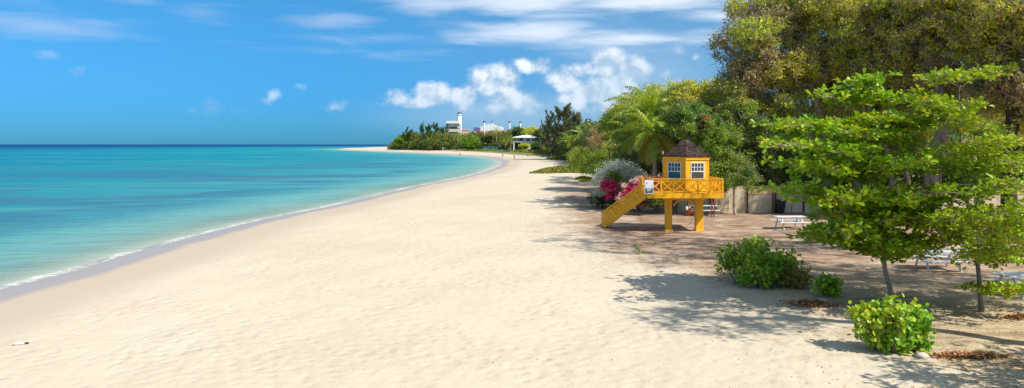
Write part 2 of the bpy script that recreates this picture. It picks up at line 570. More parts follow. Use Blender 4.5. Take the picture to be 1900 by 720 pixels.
def mat_sand():
    m, t, out = new_mat('beach sand')
    pos = t.new('ShaderNodeNewGeometry').outputs['Position']
    s = t.attr('shore'); soil = t.attr('soil'); rg = t.attr('range')
    big = t.noise(pos, 0.12, 5, 0.55); mid = t.noise(pos, 1.1, 6, 0.6); fine = t.noise(pos, 9, 6, 0.7)
    dry = t.ramp(big, [(0.3, (0.580, 0.495, 0.365)), (0.5, (0.615, 0.530, 0.395)), (0.7, (0.645, 0.560, 0.425))])
    dry = t.mix(t.math('MULTIPLY', t.maprange(mid, 0.35, 0.7), 0.16), dry, (0.44, 0.36, 0.26))
    dry = t.mix(t.math('MULTIPLY', t.maprange(fine, 0.5, 0.8), 0.34), dry, (0.38, 0.30, 0.20))
    # brown soil with roots and leaf crumbs; its darker streaks also paint dappled shade
    stv = t.vmath('MULTIPLY', pos, (0.55, 1.6, 1))
    streak = t.noise(stv, 1.3, 8, 0.68, 2.1, 0.4)
    sn = t.noise(pos, 0.55, 7, 0.65)
    soilf = t.maprange(t.math('ADD', soil, t.math('MULTIPLY', t.math('SUBTRACT', sn, 0.5), 12.0)), -2.5, 3.0)
    earth = t.ramp(streak, [(0.32, (0.10, 0.055, 0.036)), (0.44, (0.23, 0.14, 0.09)), (0.55, (0.36, 0.24, 0.16)), (0.70, (0.52, 0.38, 0.25))])
    crumbs = t.noise(pos, 14, 4, 0.75)
    earth = t.mix(t.math('MULTIPLY', t.maprange(crumbs, 0.56, 0.66), 0.6), earth, (0.14, 0.075, 0.04))
    pt = t.noise(t.vmath('MULTIPLY', pos, (0.5, 1, 1)), 0.8, 6, 0.62)
    earth = t.mix(t.math('MULTIPLY', t.maprange(pt, 0.50, 0.64), 0.75), earth, (0.56, 0.46, 0.33))
    near = t.maprange(rg, 33, 24)
    olive = t.ramp(streak, [(0.34, (0.22, 0.15, 0.085)), (0.48, (0.42, 0.32, 0.19)), (0.66, (0.60, 0.49, 0.32))])
    earth = t.mix(near, earth, olive)
    # far inland ground is grassy
    far = t.maprange(rg, 120, 190)
    earth = t.mix(far, earth, t.ramp(sn, [(0.3, (0.10, 0.13, 0.03)), (0.7, (0.22, 0.23, 0.06))]))
    base = t.mix(t.math('MULTIPLY', soilf, 0.92), dry, earth)
    # specks on the sand near the soil edge
    vor = t.new('ShaderNodeTexVoronoi'); t.put(vor.inputs['Vector'], pos); vor.inputs['Scale'].default_value = 3.2
    spot = t.math('LESS_THAN', vor.outputs['Distance'], 0.085)
    zone = t.math('MULTIPLY', t.maprange(soil, -9, -0.5), t.maprange(sn, 0.38, 0.5))
    base = t.mix(t.math('MULTIPLY', t.math('MULTIPLY', spot, zone), 0.4), base, (0.20, 0.12, 0.07))
    # damp and wet sand by the water
    wob = t.math('ADD', s, t.math('MULTIPLY', t.math('SUBTRACT', t.noise(pos, 0.25, 4, 0.55), 0.5), 1.6))
    damp = t.maprange(wob, 8.0, 4.6)
    base = t.mix(t.math('MULTIPLY', damp, 0.85), base, (0.50, 0.415, 0.31))
    lobes = t.noise(t.vmath('MULTIPLY', pos, (1, 0.7, 1)), 0.14, 5, 0.6, 2.0, 0.5)
    wet = t.maprange(t.math('ADD', s, t.math('MULTIPLY', t.math('SUBTRACT', lobes, 0.5), 4.2)), 2.9, 1.9)
    base = t.mix(wet, base, (0.43, 0.355, 0.29))
    under = t.maprange(s, -0.3, -1.2)
    base = t.mix(under, base, (0.70, 0.65, 0.52))
    rough = t.math('SUBTRACT', 0.95, t.math('MULTIPLY', wet, 0.60))
    # foot-worn surface
    v2 = t.new('ShaderNodeTexVoronoi'); v2.feature = 'SMOOTH_F1'
    t.put(v2.inputs['Vector'], t.vmath('ADD', pos, t.vmath('SCALE', t.new('ShaderNodeTexNoise').outputs['Color'], None, 0.6)))
    v2.inputs['Scale'].default_value = 2.7
    dips = t.maprange(v2.outputs['Distance'], 0.0, 0.55)
    hn = t.noise(pos, 2.6, 7, 0.62)
    hh = t.math('ADD', t.math('MULTIPLY', dips, 0.55), hn)
    amp = t.math('MULTIPLY', t.math('SUBTRACT', 1.0, t.maprange(wob, 8.5, 4.2)), t.maprange(t.noise(pos, 0.35, 3, 0.6), 0.35, 0.62, 0.40, 1.05))
    bump = t.new('ShaderNodeBump'); bump.inputs['Distance'].default_value = 0.09
    t.put(bump.inputs['Height'], hh); t.put(bump.inputs['Strength'], t.math('MULTIPLY', amp, 0.62))
    b = t.new('ShaderNodeBsdfPrincipled')
    t.put(b.inputs['Base Color'], base); t.put(b.inputs['Roughness'], rough)
    t.put(b.inputs['Specular IOR Level'], t.math('ADD', 0.12, t.math('MULTIPLY', wet, 0.20)))
    t.put(b.inputs['Normal'], bump.outputs[0])
    t.l.new(b.outputs[0], out.inputs['Surface'])
    return m


me = ring_sheet('beach', rad_land, angs, lambda x, y, s: height(x, y, s), land_extra)
beach = link_mesh('beach', me, mat_sand()); tag(beach, kind='structure')


def mat_water():
    m, t, out = new_mat('turquoise sea water')
    pos = t.new('ShaderNodeNewGeometry').outputs['Position']
    s = t.attr('offshore')     # metres from the shoreline
    rg = t.attr('range')
    wig = t.noise(t.vmath('MULTIPLY', pos, (1, 0.6, 1)), 0.02, 4, 0.55)
    lg = t.math('LOGARITHM', t.math('ADD', t.math('MAXIMUM', s, 0.0), 3.0), 10.0)   # 0.48 .. 4.5
    fac = t.math('DIVIDE', t.math('ADD', lg, t.math('MULTIPLY', t.math('SUBTRACT', wig, 0.5), 0.45)), 4.5)
    base = t.ramp(fac, [
        (0.10, (0.52, 0.62, 0.52)), (0.19, (0.24, 0.46, 0.41)), (0.28, (0.070, 0.30, 0.315)), (0.38, (0.022, 0.24, 0.285)),
        (0.46, (0.007, 0.235, 0.285)), (0.53, (0.003, 0.185, 0.275)), (0.61, (0.0015, 0.105, 0.22)), (0.68, (0.001, 0.052, 0.155)), (0.78, (0.001, 0.042, 0.145)), (1.0, (0.001, 0.04, 0.14))])
    # brighter sand bars, darker seagrass patches running with the shore
    v = t.vmath('MULTIPLY', pos, (0.6, 1.0, 1))
    pn = t.noise(v, 0.045, 6, 0.62, 2.0, 0.6)
    near = t.math('MULTIPLY', t.maprange(s, 6, 22), t.maprange(rg, 420, 120))
    base = t.mix(t.math('MULTIPLY', t.math('MULTIPLY', t.maprange(pn, 0.44, 0.56), near), 0.85), base, (0.045, 0.165, 0.235))
    p2 = t.noise(t.vmath('MULTIPLY', pos, (0.35, 1.0, 1)), 0.014, 6, 0.62, 2.0, 0.8)
    midz = t.math('MULTIPLY', t.maprange(s, 30, 90), t.maprange(rg, 1300, 500))
    base = t.mix(t.math('MULTIPLY', t.math('MULTIPLY', t.maprange(p2, 0.50, 0.62), midz), 0.45), base, (0.008, 0.15, 0.28))
    base = t.mix(t.math('MULTIPLY', t.math('MULTIPLY', t.maprange(p2, 0.46, 0.36), midz), 0.35), base, (0.03, 0.40, 0.42))
    st3 = t.noise(t.vmath('MULTIPLY', pos, (0.22, 1.0, 1)), 0.07, 7, 0.68, 2.0, 0.5)
    base = t.mix(t.math('MULTIPLY', t.maprange(st3, 0.50, 0.66), 0.35), base, (0.012, 0.17, 0.26))
    base = t.mix(t.math('MULTIPLY', t.math('MULTIPLY', t.maprange(st3, 0.47, 0.34), t.maprange(s, 500, 150)), 0.40), base, (0.10, 0.42, 0.42))
    # foam line with lace
    wob = t.math('ADD', s, t.math('MULTIPLY', t.math('SUBTRACT', t.noise(pos, 0.25, 4, 0.55), 0.5), 1.2))
    lace = t.noise(pos, 2.5, 6, 0.7)
    lowf = t.noise(pos, 0.16, 4, 0.6)
    wide = t.math('ADD', 0.12, t.math('MULTIPLY', t.maprange(lowf, 0.35, 0.68), 1.1))
    fw = t.math('DIVIDE', wob, wide)
    foam = t.math('MULTIPLY', t.maprange(fw, 1.0, 0.45), t.maprange(lace, 0.30, 0.62, 0.25, 0.85))
    f2 = t.math('MULTIPLY', t.math('MULTIPLY', t.maprange(wob, 1.4, 2.2), t.maprange(wob, 3.8, 2.4)), t.math('MULTIPLY', t.maprange(lace, 0.55, 0.68), 0.35))
    chop = t.noise(t.vmath('MULTIPLY', pos, (0.25, 1, 1)), 0.05, 8, 0.72)
    f3 = t.math('MULTIPLY', t.math('MULTIPLY', t.maprange(chop, 0.70, 0.76), t.maprange(s, 300, 900)), 0.55)
    foam = t.math('MAXIMUM', foam, t.math('MAXIMUM', f2, f3))
    base = t.mix(foam, base, (0.82, 0.77, 0.68))
    # ripples
    w1 = t.noise(t.vmath('MULTIPLY', pos, (0.45, 1.0, 1)), 0.9, 6, 0.6, 2.1, 0.5)
    w2 = t.noise(t.vmath('MULTIPLY', pos, (0.3, 1.0, 1)), 0.12, 6, 0.62, 2.0, 0.3)
    hh = t.math('ADD', t.math('MULTIPLY', w1, 0.6), t.math('MULTIPLY', w2, 2.6))
    bump = t.bump(hh, 0.55, 0.5)
    dif = t.new('ShaderNodeBsdfDiffuse'); t.put(dif.inputs[0], base); t.put(dif.inputs['Normal'], t.bump(hh, 0.9, 0.7))
    gl = t.new('ShaderNodeBsdfGlossy'); gl.inputs['Roughness'].default_value = 0.22
    gl.inputs[0].default_value = (0.8, 0.9, 0.95, 1)
    t.put(gl.inputs['Normal'], bump)
    fr = t.new('ShaderNodeFresnel'); fr.inputs[0].default_value = 1.33; t.put(fr.inputs['Normal'], bump)
    mx = t.new('ShaderNodeMixShader')
    fg = t.math('MULTIPLY', t.math('MINIMUM', fr.outputs[0], 0.15), t.math('SUBTRACT', 0.75, t.math('MULTIPLY', foam, 0.6)))
    t.l.new(fg, mx.inputs[0]); t.l.new(dif.outputs[0], mx.inputs[1]); t.l.new(gl.outputs[0], mx.inputs[2])
    # the last metres of water are clear
    tr = t.new('ShaderNodeBsdfTransparent'); tr.inputs[0].default_value = (0.93, 0.98, 0.97, 1)
    al = t.math('MAXIMUM', t.math('SUBTRACT', 1.0, t.math('EXPONENT', t.math('MULTIPLY', t.math('MAXIMUM', wob, 0.0), -0.30))), foam)
    mx2 = t.new('ShaderNodeMixShader')
    t.l.new(al, mx2.inputs[0]); t.l.new(tr.outputs[0], mx2.inputs[1]); t.l.new(mx.outputs[0], mx2.inputs[2])
    t.l.new(mx2.outputs[0], out.inputs['Surface'])
    return m


rad_sea = np.concatenate([[0.05], np.geomspace(10, 400, 330, endpoint=False), np.geomspace(400, 2000, 140, endpoint=False), np.geomspace(2000, 80000, 70)])


def sea_z(x, y, s):
    return np.zeros_like(x) + 0.0


me = ring_sheet('sea', rad_sea, angs, sea_z, lambda x, y, s: {'offshore': -s, 'range': np.hypot(x, y)})
sea = link_mesh('sea', me, mat_water()); tag(sea, kind='structure')


# ------------------------------------------------------------------ sky and sun
SUN_EL, SUN_AZ = R(47), R(123)        # azimuth clockwise from +Y
sd = Vector((math.sin(SUN_AZ) * math.cos(SUN_EL), math.cos(SUN_AZ) * math.cos(SUN_EL), math.sin(SUN_EL)))
ld = bpy.data.lights.new('sun', 'SUN'); ld.energy = 4.6; ld.angle = R(0.55); ld.color = (1.0, 0.955, 0.87)
lo = bpy.data.objects.new('sun', ld); col.objects.link(lo)
lo.rotation_euler = (-sd).to_track_quat('-Z', 'Y').to_euler(); lo.location = (60, -20, 80)

world = bpy.data.worlds.new('World'); scene.world = world; world.use_nodes = True
world.node_tree.nodes.clear()
t = NT(world.node_tree)
wo = t.new('ShaderNodeOutputWorld'); bg = t.new('ShaderNodeBackground')
t.l.new(bg.outputs[0], wo.inputs['Surface'])
sky = t.new('ShaderNodeTexSky'); sky.sky_type = 'NISHITA'; sky.sun_disc = False
sky.sun_elevation = SUN_EL; sky.sun_rotation = SUN_AZ; sky.air_density = 1.0; sky.dust_density = 0.3; sky.ozone_density = 2.0
gen = t.new('ShaderNodeTexCoord').outputs['Generated']
sx = t.new('ShaderNodeSeparateXYZ'); t.put(sx.inputs[0], gen)
X, Y, Z = sx.outputs
az = t.math('ARCTAN2', X, Y)
hyp = t.math('SQRT', t.math('ADD', t.math('MULTIPLY', X, X), t.math('MULTIPLY', Y, Y)))
el = t.math('ARCTAN2', Z, hyp)
tint = t.ramp(t.math('DIVIDE', t.math('MAXIMUM', el, 0.0), 1.0), [(0.0, (0.056, 0.275, 0.62)), (0.05, (0.075, 0.315, 0.67)), (0.10, (0.10, 0.375, 0.66)), (0.2, (0.15, 0.48, 0.69)), (0.4, (0.75, 0.80, 0.85)), (0.7, (1.35, 1.10, 0.92))])
skyc = t.mix(1.0, sky.outputs[0], tint, 'MULTIPLY')
# slightly paler towards the land side
skyc = t.mix(t.math('MULTIPLY', t.maprange(az, -0.3, 0.3), 0.26), skyc, (2.21, 3.17, 3.86))
uv = t.new('ShaderNodeCombineXYZ'); t.put(uv.inputs[0], az); t.put(uv.inputs[1], el)
UV = uv.outputs[0]
CLR = {}


def a_e(px, py):
    x = (px - CX) / F; z = (HY - py) / F
    return math.atan2(x, 1), math.atan2(z, math.hypot(x, 1))


def blobs(vec, lst):
    acc = None
    for px, py, rx, ry, w in lst:
        a, e = a_e(px, py)
        d = t.vmath('SUBTRACT', vec, (a, e, 0))
        d = t.vmath('MULTIPLY', d, (F / (rx * 1.10), F / (ry * 1.12), 0))
        L = t.math('MULTIPLY', t.math('SUBTRACT', 1.0, t.vmath('LENGTH', d)), w)
        acc = L if acc is None else t.math('MAXIMUM', acc, L)
    return acc


wn = t.new('ShaderNodeTexNoise'); t.put(wn.inputs['Vector'], UV); wn.inputs['Scale'].default_value = 22; wn.inputs['Detail'].default_value = 5
warp = t.vmath('SCALE', t.vmath('SUBTRACT', wn.outputs['Color'], (0.5, 0.5, 0.5)), None, 0.022)
UW = t.vmath('ADD', UV, warp)
cum = [(742, 180, 34, 18, 1), (800, 172, 40, 24, 1), (775, 190, 60, 12, .8),
       (862, 180, 24, 30, 1), (905, 155, 42, 34, 1), (935, 150, 34, 36, 1), (985, 122, 40, 17, 1), (950, 185, 60, 26, .9), (990, 195, 40, 20, .5), (920, 200, 70, 18, .6),
       (1050, 150, 36, 30, 1), (1075, 130, 30, 16, .9), (1130, 120, 42, 32, 1.1), (1165, 140, 42, 40, 1), (1110, 175, 70, 36, .9), (1160, 190, 50, 40, .8), (1070, 185, 50, 22, .7)]
faint = [(1250, 98, 30, 10, .45), (1235, 130, 18, 10, .4), (1290, 104, 10, 7, .5), (1250, 150, 22, 8, .5),
       (512, 182, 16, 12, .6), (495, 190, 20, 8, .5), (622, 196, 26, 12, .6), (640, 190, 12, 8, .5), (93, 99, 24, 12, .45), (138, 134, 12, 8, .3), (555, 162, 16, 7, .3), (410, 205, 60, 12, .25)]
m = blobs(UW, cum); mf = blobs(UW, faint)
n1 = t.noise(UV, 26, 9, 0.56)
n1b = t.noise(t.vmath('ADD', UV, (0.007, 0.009, 0)), 26, 9, 0.56)
dens = t.maprange(t.math('ADD', m, t.math('MULTIPLY', t.math('SUBTRACT', n1, 0.5), 1.75)), -0.04, 0.62)
lit = t.math('ADD', 0.55, t.math('MULTIPLY', t.math('SUBTRACT', n1, n1b), 5.5), clamp=True)
lit = t.math('MULTIPLY', lit, t.maprange(el, 0.02, 0.12, 0.62, 1.0))
densf = t.math('MULTIPLY', t.maprange(t.math('ADD', mf, t.math('MULTIPLY', t.math('SUBTRACT', n1, 0.5), 1.2)), 0.02, 0.7), 0.45)
ccol = t.mix(lit, (2.48, 3.38, 4.42), (6.07, 6.21, 6.35))
skyc = t.mix(t.math('MAXIMUM', t.math('MULTIPLY', dens, 0.82), densf), skyc, ccol)
# hazy veil under the cumulus
veil = blobs(UW, [(960, 215, 330, 55, 1), (1180, 160, 190, 110, 1)])
skyc = t.mix(t.math('MULTIPLY', t.maprange(veil, 0.0, 0.9), 0.46), skyc, (2.62, 3.59, 4.55))
# high streaked clouds
st = t.vmath('MULTIPLY', UV, (1, 6.5, 1))
n2 = t.noise(st, 7.5, 8, 0.55, 2.0, 0.4)
m2 = blobs(UV, [(800, 8, 120, 26, 1), (960, 6, 260, 34, 1.1), (1180, 4, 260, 20, 1.1), (1000, 62, 230, 26, 1), (1180, 72, 240, 30, .9), (900, 50, 160, 20, .8), (1350, 30, 160, 18, .7), (1330, 70, 140, 18, .6),
                (600, 38, 110, 22, .75), (690, 70, 150, 16, .75), (60, 45, 190, 36, .85), (150, 42, 90, 14, .8), (380, 22, 70, 22, .55), (250, 0, 60, 10, .6), (700, 100, 220, 14, .25), (1500, -60, 700, 80, .8), (300, -120, 700, 60, .7)])
d2 = t.maprange(t.math('ADD', m2, t.math('MULTIPLY', t.math('SUBTRACT', n2, 0.5), 1.9)), 0.0, 1.15)
right = t.maprange(az, -0.35, 0.1)
d2 = t.math('MULTIPLY', d2, t.math('ADD', 0.42, t.math('MULTIPLY', right, 0.42)))
hc = t.mix(right, (3.45, 4.00, 5.11), (5.11, 5.52, 6.07))
skyc = t.mix(d2, skyc, hc)
# below the horizon: sea haze colour
t.put(bg.inputs[0], skyc)
bg.inputs[1].default_value = 0.145

#PART2
world.cycles.sampling_method = 'MANUAL'; world.cycles.sample_map_resolution = 256


# ================================================================== vegetation
def blob_world(b):
    px, py, d, rx, rz, ry = b
    return P(px, py, d), np.array([rx / F * d, ry, rz / F * d])


def in_blob(c, r, n, outer=2.4):
    d = rand_dirs(n)
    rr = rng.uniform(0, 1, n) ** (1 / outer)
    return c + d * rr[:, None] * r


def tree(name, label, cat, base, trunk, blobs_, leafm, n_clu, per, crad, ln, trunk_r=0.3, barkm='bark', twigs=4, flat=0.75,
         asp=0.55, group=None, upbias=0.6, shape='kite', min_z=None, twig_len=1.2, twig_out=0.0, limbs=True, extra=None, parts=None):
    """blobs_: (px,py,distance,rx px,rz px,ry m[,share][,leaf material])"""
    base = np.asarray(base, float)
    root = empty(name, base, label, cat, group)
    trunk = np.asarray([base] + [np.asarray(q, float) for q in trunk])
    fine = []
    for a, b in zip(trunk[:-1], trunk[1:]):
        fine.append(curve(a, b, 0, 0.03, 6)[:-1])
    fine.append(trunk[-1:])
    tr = np.concatenate(fine)
    rad = np.linspace(trunk_r, trunk_r * 0.45, len(tr)); rad[0] *= 1.5; 
    if len(rad) > 1: rad[1] *= 1.15
    lines = [(tr, rad)]; twl = []
    groups = {}
    tot = sum((b[6] if len(b) > 6 else 1) for b in blobs_)
    for b in blobs_:
        c, r = blob_world(b[:6])
        share = b[6] if len(b) > 6 else 1
        lm = b[7] if len(b) > 7 else leafm
        n = max(1, int(n_clu * share / tot))
        pts = in_blob(c, r, n)
        if min_z is not None:
            pts = pts[pts[:, 2] > min_z]
        if not len(pts): continue
        if limbs:
            up = tr[len(tr) // 3:]
            k = np.argmin(np.linalg.norm(up - c, axis=1))
            st_ = up[k]
            limb = curve(st_, c + np.array([0, 0, -0.3 * r[2]]), 0.05, 0.07, 8)
            r0 = trunk_r * 0.55
            lines.append((limb, np.linspace(r0, r0 * 0.25, 8)))
            sub = [limb]
            for q in range(max(2, min(7, n // 12))):
                e = in_blob(c, r * 0.75, 1, 3)[0]
                s0 = limb[rng.integers(3, 8)]
                cv = curve(s0, e, 0.06, 0.10, 7)
                lines.append((cv, np.linspace(r0 * 0.35, r0 * 0.10, 7))); sub.append(cv)
            net = np.concatenate(sub)
            for p in pts:
                dd = np.linalg.norm(net - p, axis=1) + np.maximum(0, net[:, 2] - p[2]) * 0.6
                s0 = net[np.argmin(dd)]
                twl.append((curve(s0, p, 0.05, 0.12, 5), np.linspace(0.035, 0.012, 5) * max(.6, trunk_r * 2)))
        for p in pts:
            for q in range(twigs):
                dv = unit(rand_dirs(1)[0] + 0.8 * (p - c) / (np.linalg.norm(p - c) + .1) + np.array([0, 0, 0.4]))
                e = p + dv * crad * twig_len * rng.uniform(0.6, 1.2 + twig_out)
                twl.append((curve(p, e, 0.0, 0.12, 4), np.linspace(0.026, 0.010, 4) * max(.8, trunk_r * 2.2)))
        groups.setdefault(lm, []).append((pts, c))
    tubes_mesh('trunk', lines, M[barkm], root, 7)
    if twl: tubes_mesh('twigs', twl, M['twig' if barkm != 'bark_pale' else 'bark_pale'], root, 3)
    for i, (lm, lst) in enumerate(groups.items()):
        pts = np.concatenate([q[0] for q in lst])
        rr = crad * rng.uniform(0.55, 1.25, len(pts))
        pos, ax, nr, L, Wd = cloud_leaves(pts, per, rr, flat, upbias, ln, asp)
        leaves_mesh('crown' if i == 0 else ('flowering_growth' if lm in ('magenta', 'pink', 'redflower') else 'leafy_patch'), pos, ax, nr, L, Wd, shape, M[lm], root)
    return root


def G3(px, py):
    return ground(px, py)


# ---- big canopy trees behind the wall
B = 'canopy trees behind the boundary wall'
gA = P(1440, 0, 60); gA[2] = 0.65
tree('canopy_tree', 'huge twiggy grey-brown tree whose crown edge meets the sky, left of the other giants', 'tree', (gA[0] + .5, 61, .6),
     [P(1432, 262, 61), P(1392, 212, 60.5), P(1398, 150, 60)],
     [(1350, 195, 60, 40, 46, 4, .9, 'lime'), (1392, 92, 61, 66, 68, 5, 1.2), (1430, 40, 62, 70, 44, 5, 1.0), (1372, 150, 61, 44, 50, 4, .8), (1455, 130, 58.5, 60, 52, 3, 1.5, 'lime'),
      (1345, 215, 62, 40, 40, 4, .6, 'lime'), (1410, 12, 62, 60, 26, 4, .6, 'olive'), (1400, 62, 58, 46, 30, 3, .5, 'olive'), (1440, 190, 59, 60, 40, 3, .7, 'olive'), (1480, 60, 62, 50, 50, 4, .7)],
     'brown_leaf', 798, 64, 0.60, (.15, .28), 0.42, 'bark_pale', 7, twig_out=.7, group=B)
tree('canopy_tree', 'giant olive-green tree with a pale limb forking above the sea almond', 'tree', (P(1540, 0, 59)[0], 59, .6),
     [P(1530, 240, 59), P(1512, 190, 58.5), P(1540, 120, 58)],
     [(1560, 60, 59, 80, 66, 5, 1.3), (1520, 12, 60, 80, 40, 5), (1600, 120, 58, 70, 56, 4, 1), (1510, 130, 60, 50, 44, 4, .7, 'lime'), (1640, 30, 60, 60, 50, 5, .9),
      (1545, 175, 60, 60, 40, 4, .6), (1470, 20, 62, 60, 40, 4, .8, 'lime')],
     'olive', 817, 64, 0.60, (.15, .28), 0.45, 'bark_pale', 6, twig_out=.5, group=B)
tree('canopy_tree', 'giant tree with a thick leaning grey trunk and yellowish-green crown, right of the forking one', 'tree', (P(1722, 0, 50)[0], 50, .6),
     [P(1735, 300, 50), P(1755, 225, 50.5), P(1730, 120, 52)],
     [(1690, 70, 54, 74, 70, 5, 1.2), (1760, 40, 53, 70, 60, 5, 1.1), (1660, 140, 56, 60, 54, 4, 1), (1740, 140, 54, 66, 50, 4, .8, 'brown_leaf'), (1650, 20, 57, 70, 40, 4, .9, 'lime'), (1700, 0, 53, 80, 34, 4, .7)],
     'olive', 874, 64, 0.60, (.15, .28), 0.62, 'bark', 6, twig_out=.5, group=B)
tree('canopy_tree', 'giant tree at the right edge of the photo with a dark trunk and brown twigs', 'tree', (P(1880, 0, 47)[0], 47, .6),
     [P(1880, 250, 47), P(1868, 150, 47), P(1850, 80, 47)],
     [(1840, 60, 48, 70, 70, 4, 1.1), (1900, 50, 47, 70, 80, 4, 1.2), (1880, 160, 47, 60, 50, 4, .8, 'brown_leaf'), (1820, 150, 51, 60, 50, 4, .8), (1930, 200, 47, 60, 70, 4, .7), (1800, 10, 50, 80, 34, 4, .8, 'lime')],
     'olive', 836, 64, 0.60, (.15, .28), 0.5, 'bark_dark', 6, twig_out=.5, group=B)
tree('canopy_tree', 'tall grey-trunked tree rising behind the middle of the large sea almond', 'tree', (P(1595, 0, 55)[0], 55, .6),
     [P(1588, 320, 55), P(1596, 240, 55), P(1630, 170, 55)],
     [(1620, 190, 57, 60, 44, 3, 1), (1570, 220, 58, 60, 36, 3, .7), (1690, 200, 57, 60, 40, 3, .8), (1650, 250, 60, 80, 34, 3, .7, 'green')],
     'olive', 340, 80, 0.64, (.10, .18), 0.32, 'bark', 5, group=B)
for i, (px, d, tops, rr, lab) in enumerate([
        (1648, 54, [(1655, 330), (1640, 262)], .24, 'slim grey trunk tree between the two thick leaning trunks'),
        (1690, 56, [(1680, 320), (1700, 262)], .28, 'slim grey trunk tree just left of the thickest leaning trunk'),
        (1812, 52, [(1820, 330), (1800, 240)], .22, 'slim dark trunk tree right of the thickest leaning trunk')]):
    tree('understory_tree', lab, 'tree', (P(px, 0, d)[0], d, .6), [P(q[0], q[1], d) for q in tops],
         [(tops[-1][0], tops[-1][1] - 30, d, 50, 30, 2.5, 1), (tops[-1][0] + 30, tops[-1][1] + 10, d + 2, 44, 26, 2.5, .6, 'green')], 'olive', 70, 110, 0.75,
         (.10, .18), rr, 'bark', 4, group='slim trees under the canopy')

# ---- green trees above and right of the hut
H_ = 'leafy trees behind the lifeguard hut'
tree('broadleaf_tree', 'flat-topped olive tree on the skyline between the palms and the giant trees', 'tree', (P(1280, 0, 78)[0], 78, .7),
     [P(1275, 260, 78), P(1270, 220, 78)],
     [(1240, 185, 78, 66, 30, 5, 1), (1300, 178, 78, 60, 28, 5, 1), (1180, 205, 80, 50, 30, 5, .8), (1340, 190, 76, 44, 40, 5, .9, 'lime'), (1270, 215, 76, 80, 30, 4, .8), (1145, 235, 82, 36, 30, 4, .6, 'green')],
     'olive', 620, 85, 0.75, (.16, .28), 0.4, 'bark', 4, group=H_)
tree('broadleaf_tree', 'bright green bushy tree directly behind the hut roof', 'tree', (P(1300, 0, 54)[0], 54, .6),
     [P(1300, 330, 54), P(1296, 290, 54)],
     [(1290, 225, 54, 46, 36, 2.4, 1), (1325, 255, 54, 44, 40, 2.4, 1.1), (1300, 300, 54, 46, 46, 2.2, 1), (1265, 215, 56, 36, 28, 2, .6, 'dark'), (1340, 310, 54, 34, 44, 2, .8), (1312, 232, 53, 16, 14, .8, .12, 'rust')],
     'green', 420, 95, 0.46, (.10, .18), 0.2, 'bark_pale', 3, group=H_)
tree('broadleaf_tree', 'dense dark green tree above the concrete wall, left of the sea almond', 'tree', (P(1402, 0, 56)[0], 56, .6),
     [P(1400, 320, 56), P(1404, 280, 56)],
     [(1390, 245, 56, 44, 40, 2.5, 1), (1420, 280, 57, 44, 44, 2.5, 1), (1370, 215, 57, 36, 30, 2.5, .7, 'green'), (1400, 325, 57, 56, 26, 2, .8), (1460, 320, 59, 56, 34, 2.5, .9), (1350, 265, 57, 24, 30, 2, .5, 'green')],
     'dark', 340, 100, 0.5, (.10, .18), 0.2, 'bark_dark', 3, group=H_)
tree('broadleaf_tree', 'small fine-leaved green tree hanging over the left end of the concrete wall', 'tree', (P(1366, 0, 53.5)[0], 53.6, .6),
     [P(1362, 350, 53.6), P(1368, 320, 53.6)],
     [(1368, 300, 53.5, 28, 36, 1.2, 1), (1385, 330, 53.5, 26, 24, 1.2, .7), (1352, 335, 53.5, 20, 24, 1, .5)],
     'green', 110, 110, 0.42, (.06, .12), 0.1, 'bark_pale', 3, group=H_)

# ---- undergrowth filling the shade behind the wall (uncountable)
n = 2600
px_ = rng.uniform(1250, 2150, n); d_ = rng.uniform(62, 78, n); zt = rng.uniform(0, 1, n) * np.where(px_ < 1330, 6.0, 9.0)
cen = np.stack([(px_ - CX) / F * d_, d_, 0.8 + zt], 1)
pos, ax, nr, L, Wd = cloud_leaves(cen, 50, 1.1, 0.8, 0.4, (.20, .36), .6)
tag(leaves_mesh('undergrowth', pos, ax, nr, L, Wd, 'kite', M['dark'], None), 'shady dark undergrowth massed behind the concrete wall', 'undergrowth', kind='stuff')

# ---- hedges and shrubs left of the hut
S_ = 'shrubs along the back of the beach'
tree('shrub', 'big bright green hedge shrub spilling onto the sand left of the silver bush', 'shrub', G3(1112, 330),
     [P(1112, 310, 108)],
     [(1095, 300, 108, 34, 26, 3, 1), (1130, 290, 106, 34, 28, 3, 1), (1080, 290, 115, 26, 20, 3, .7), (1150, 285, 100, 30, 26, 3, .8, 'green'), (1112, 320, 100, 30, 14, 2.5, .5, 'green'), (1070, 300, 112, 14, 12, 2, .3)],
     'hedge', 240, 110, 0.8, (.14, .24), 0.15, 'bark_dark', 2, group=S_, min_z=.9)
tree('shrub', 'rusty brown and green shrub mass below the skyline, left of the palms', 'shrub', (P(1128, 0, 96)[0], 96, .7),
     [P(1128, 270, 96)],
     [(1120, 255, 96, 26, 24, 3, 1), (1150, 262, 92, 30, 26, 3, 1, 'olive'), (1128, 240, 98, 24, 16, 3, .4, 'rust'), (1170, 300, 80, 30, 40, 3, 1, 'green'), (1100, 262, 104, 22, 22, 3, .6, 'dark')],
     'brown_leaf', 200, 100, 0.75, (.13, .22), 0.15, 'bark_dark', 4, group=S_)
tree('shrub', 'dark green rounded shrub at the foot of the silver bush', 'shrub', G3(1118, 386),
     [P(1118, 372, 60)],
     [(1112, 368, 60, 22, 15, .9, 1), (1150, 376, 59, 22, 12, .8, .8), (1135, 362, 61, 24, 18, 1, .8)],
     'dark', 90, 110, 0.32, (.06, .12), 0.06, 'bark_dark', 2, group=S_, min_z=.72)
gs = G3(1148, 384)


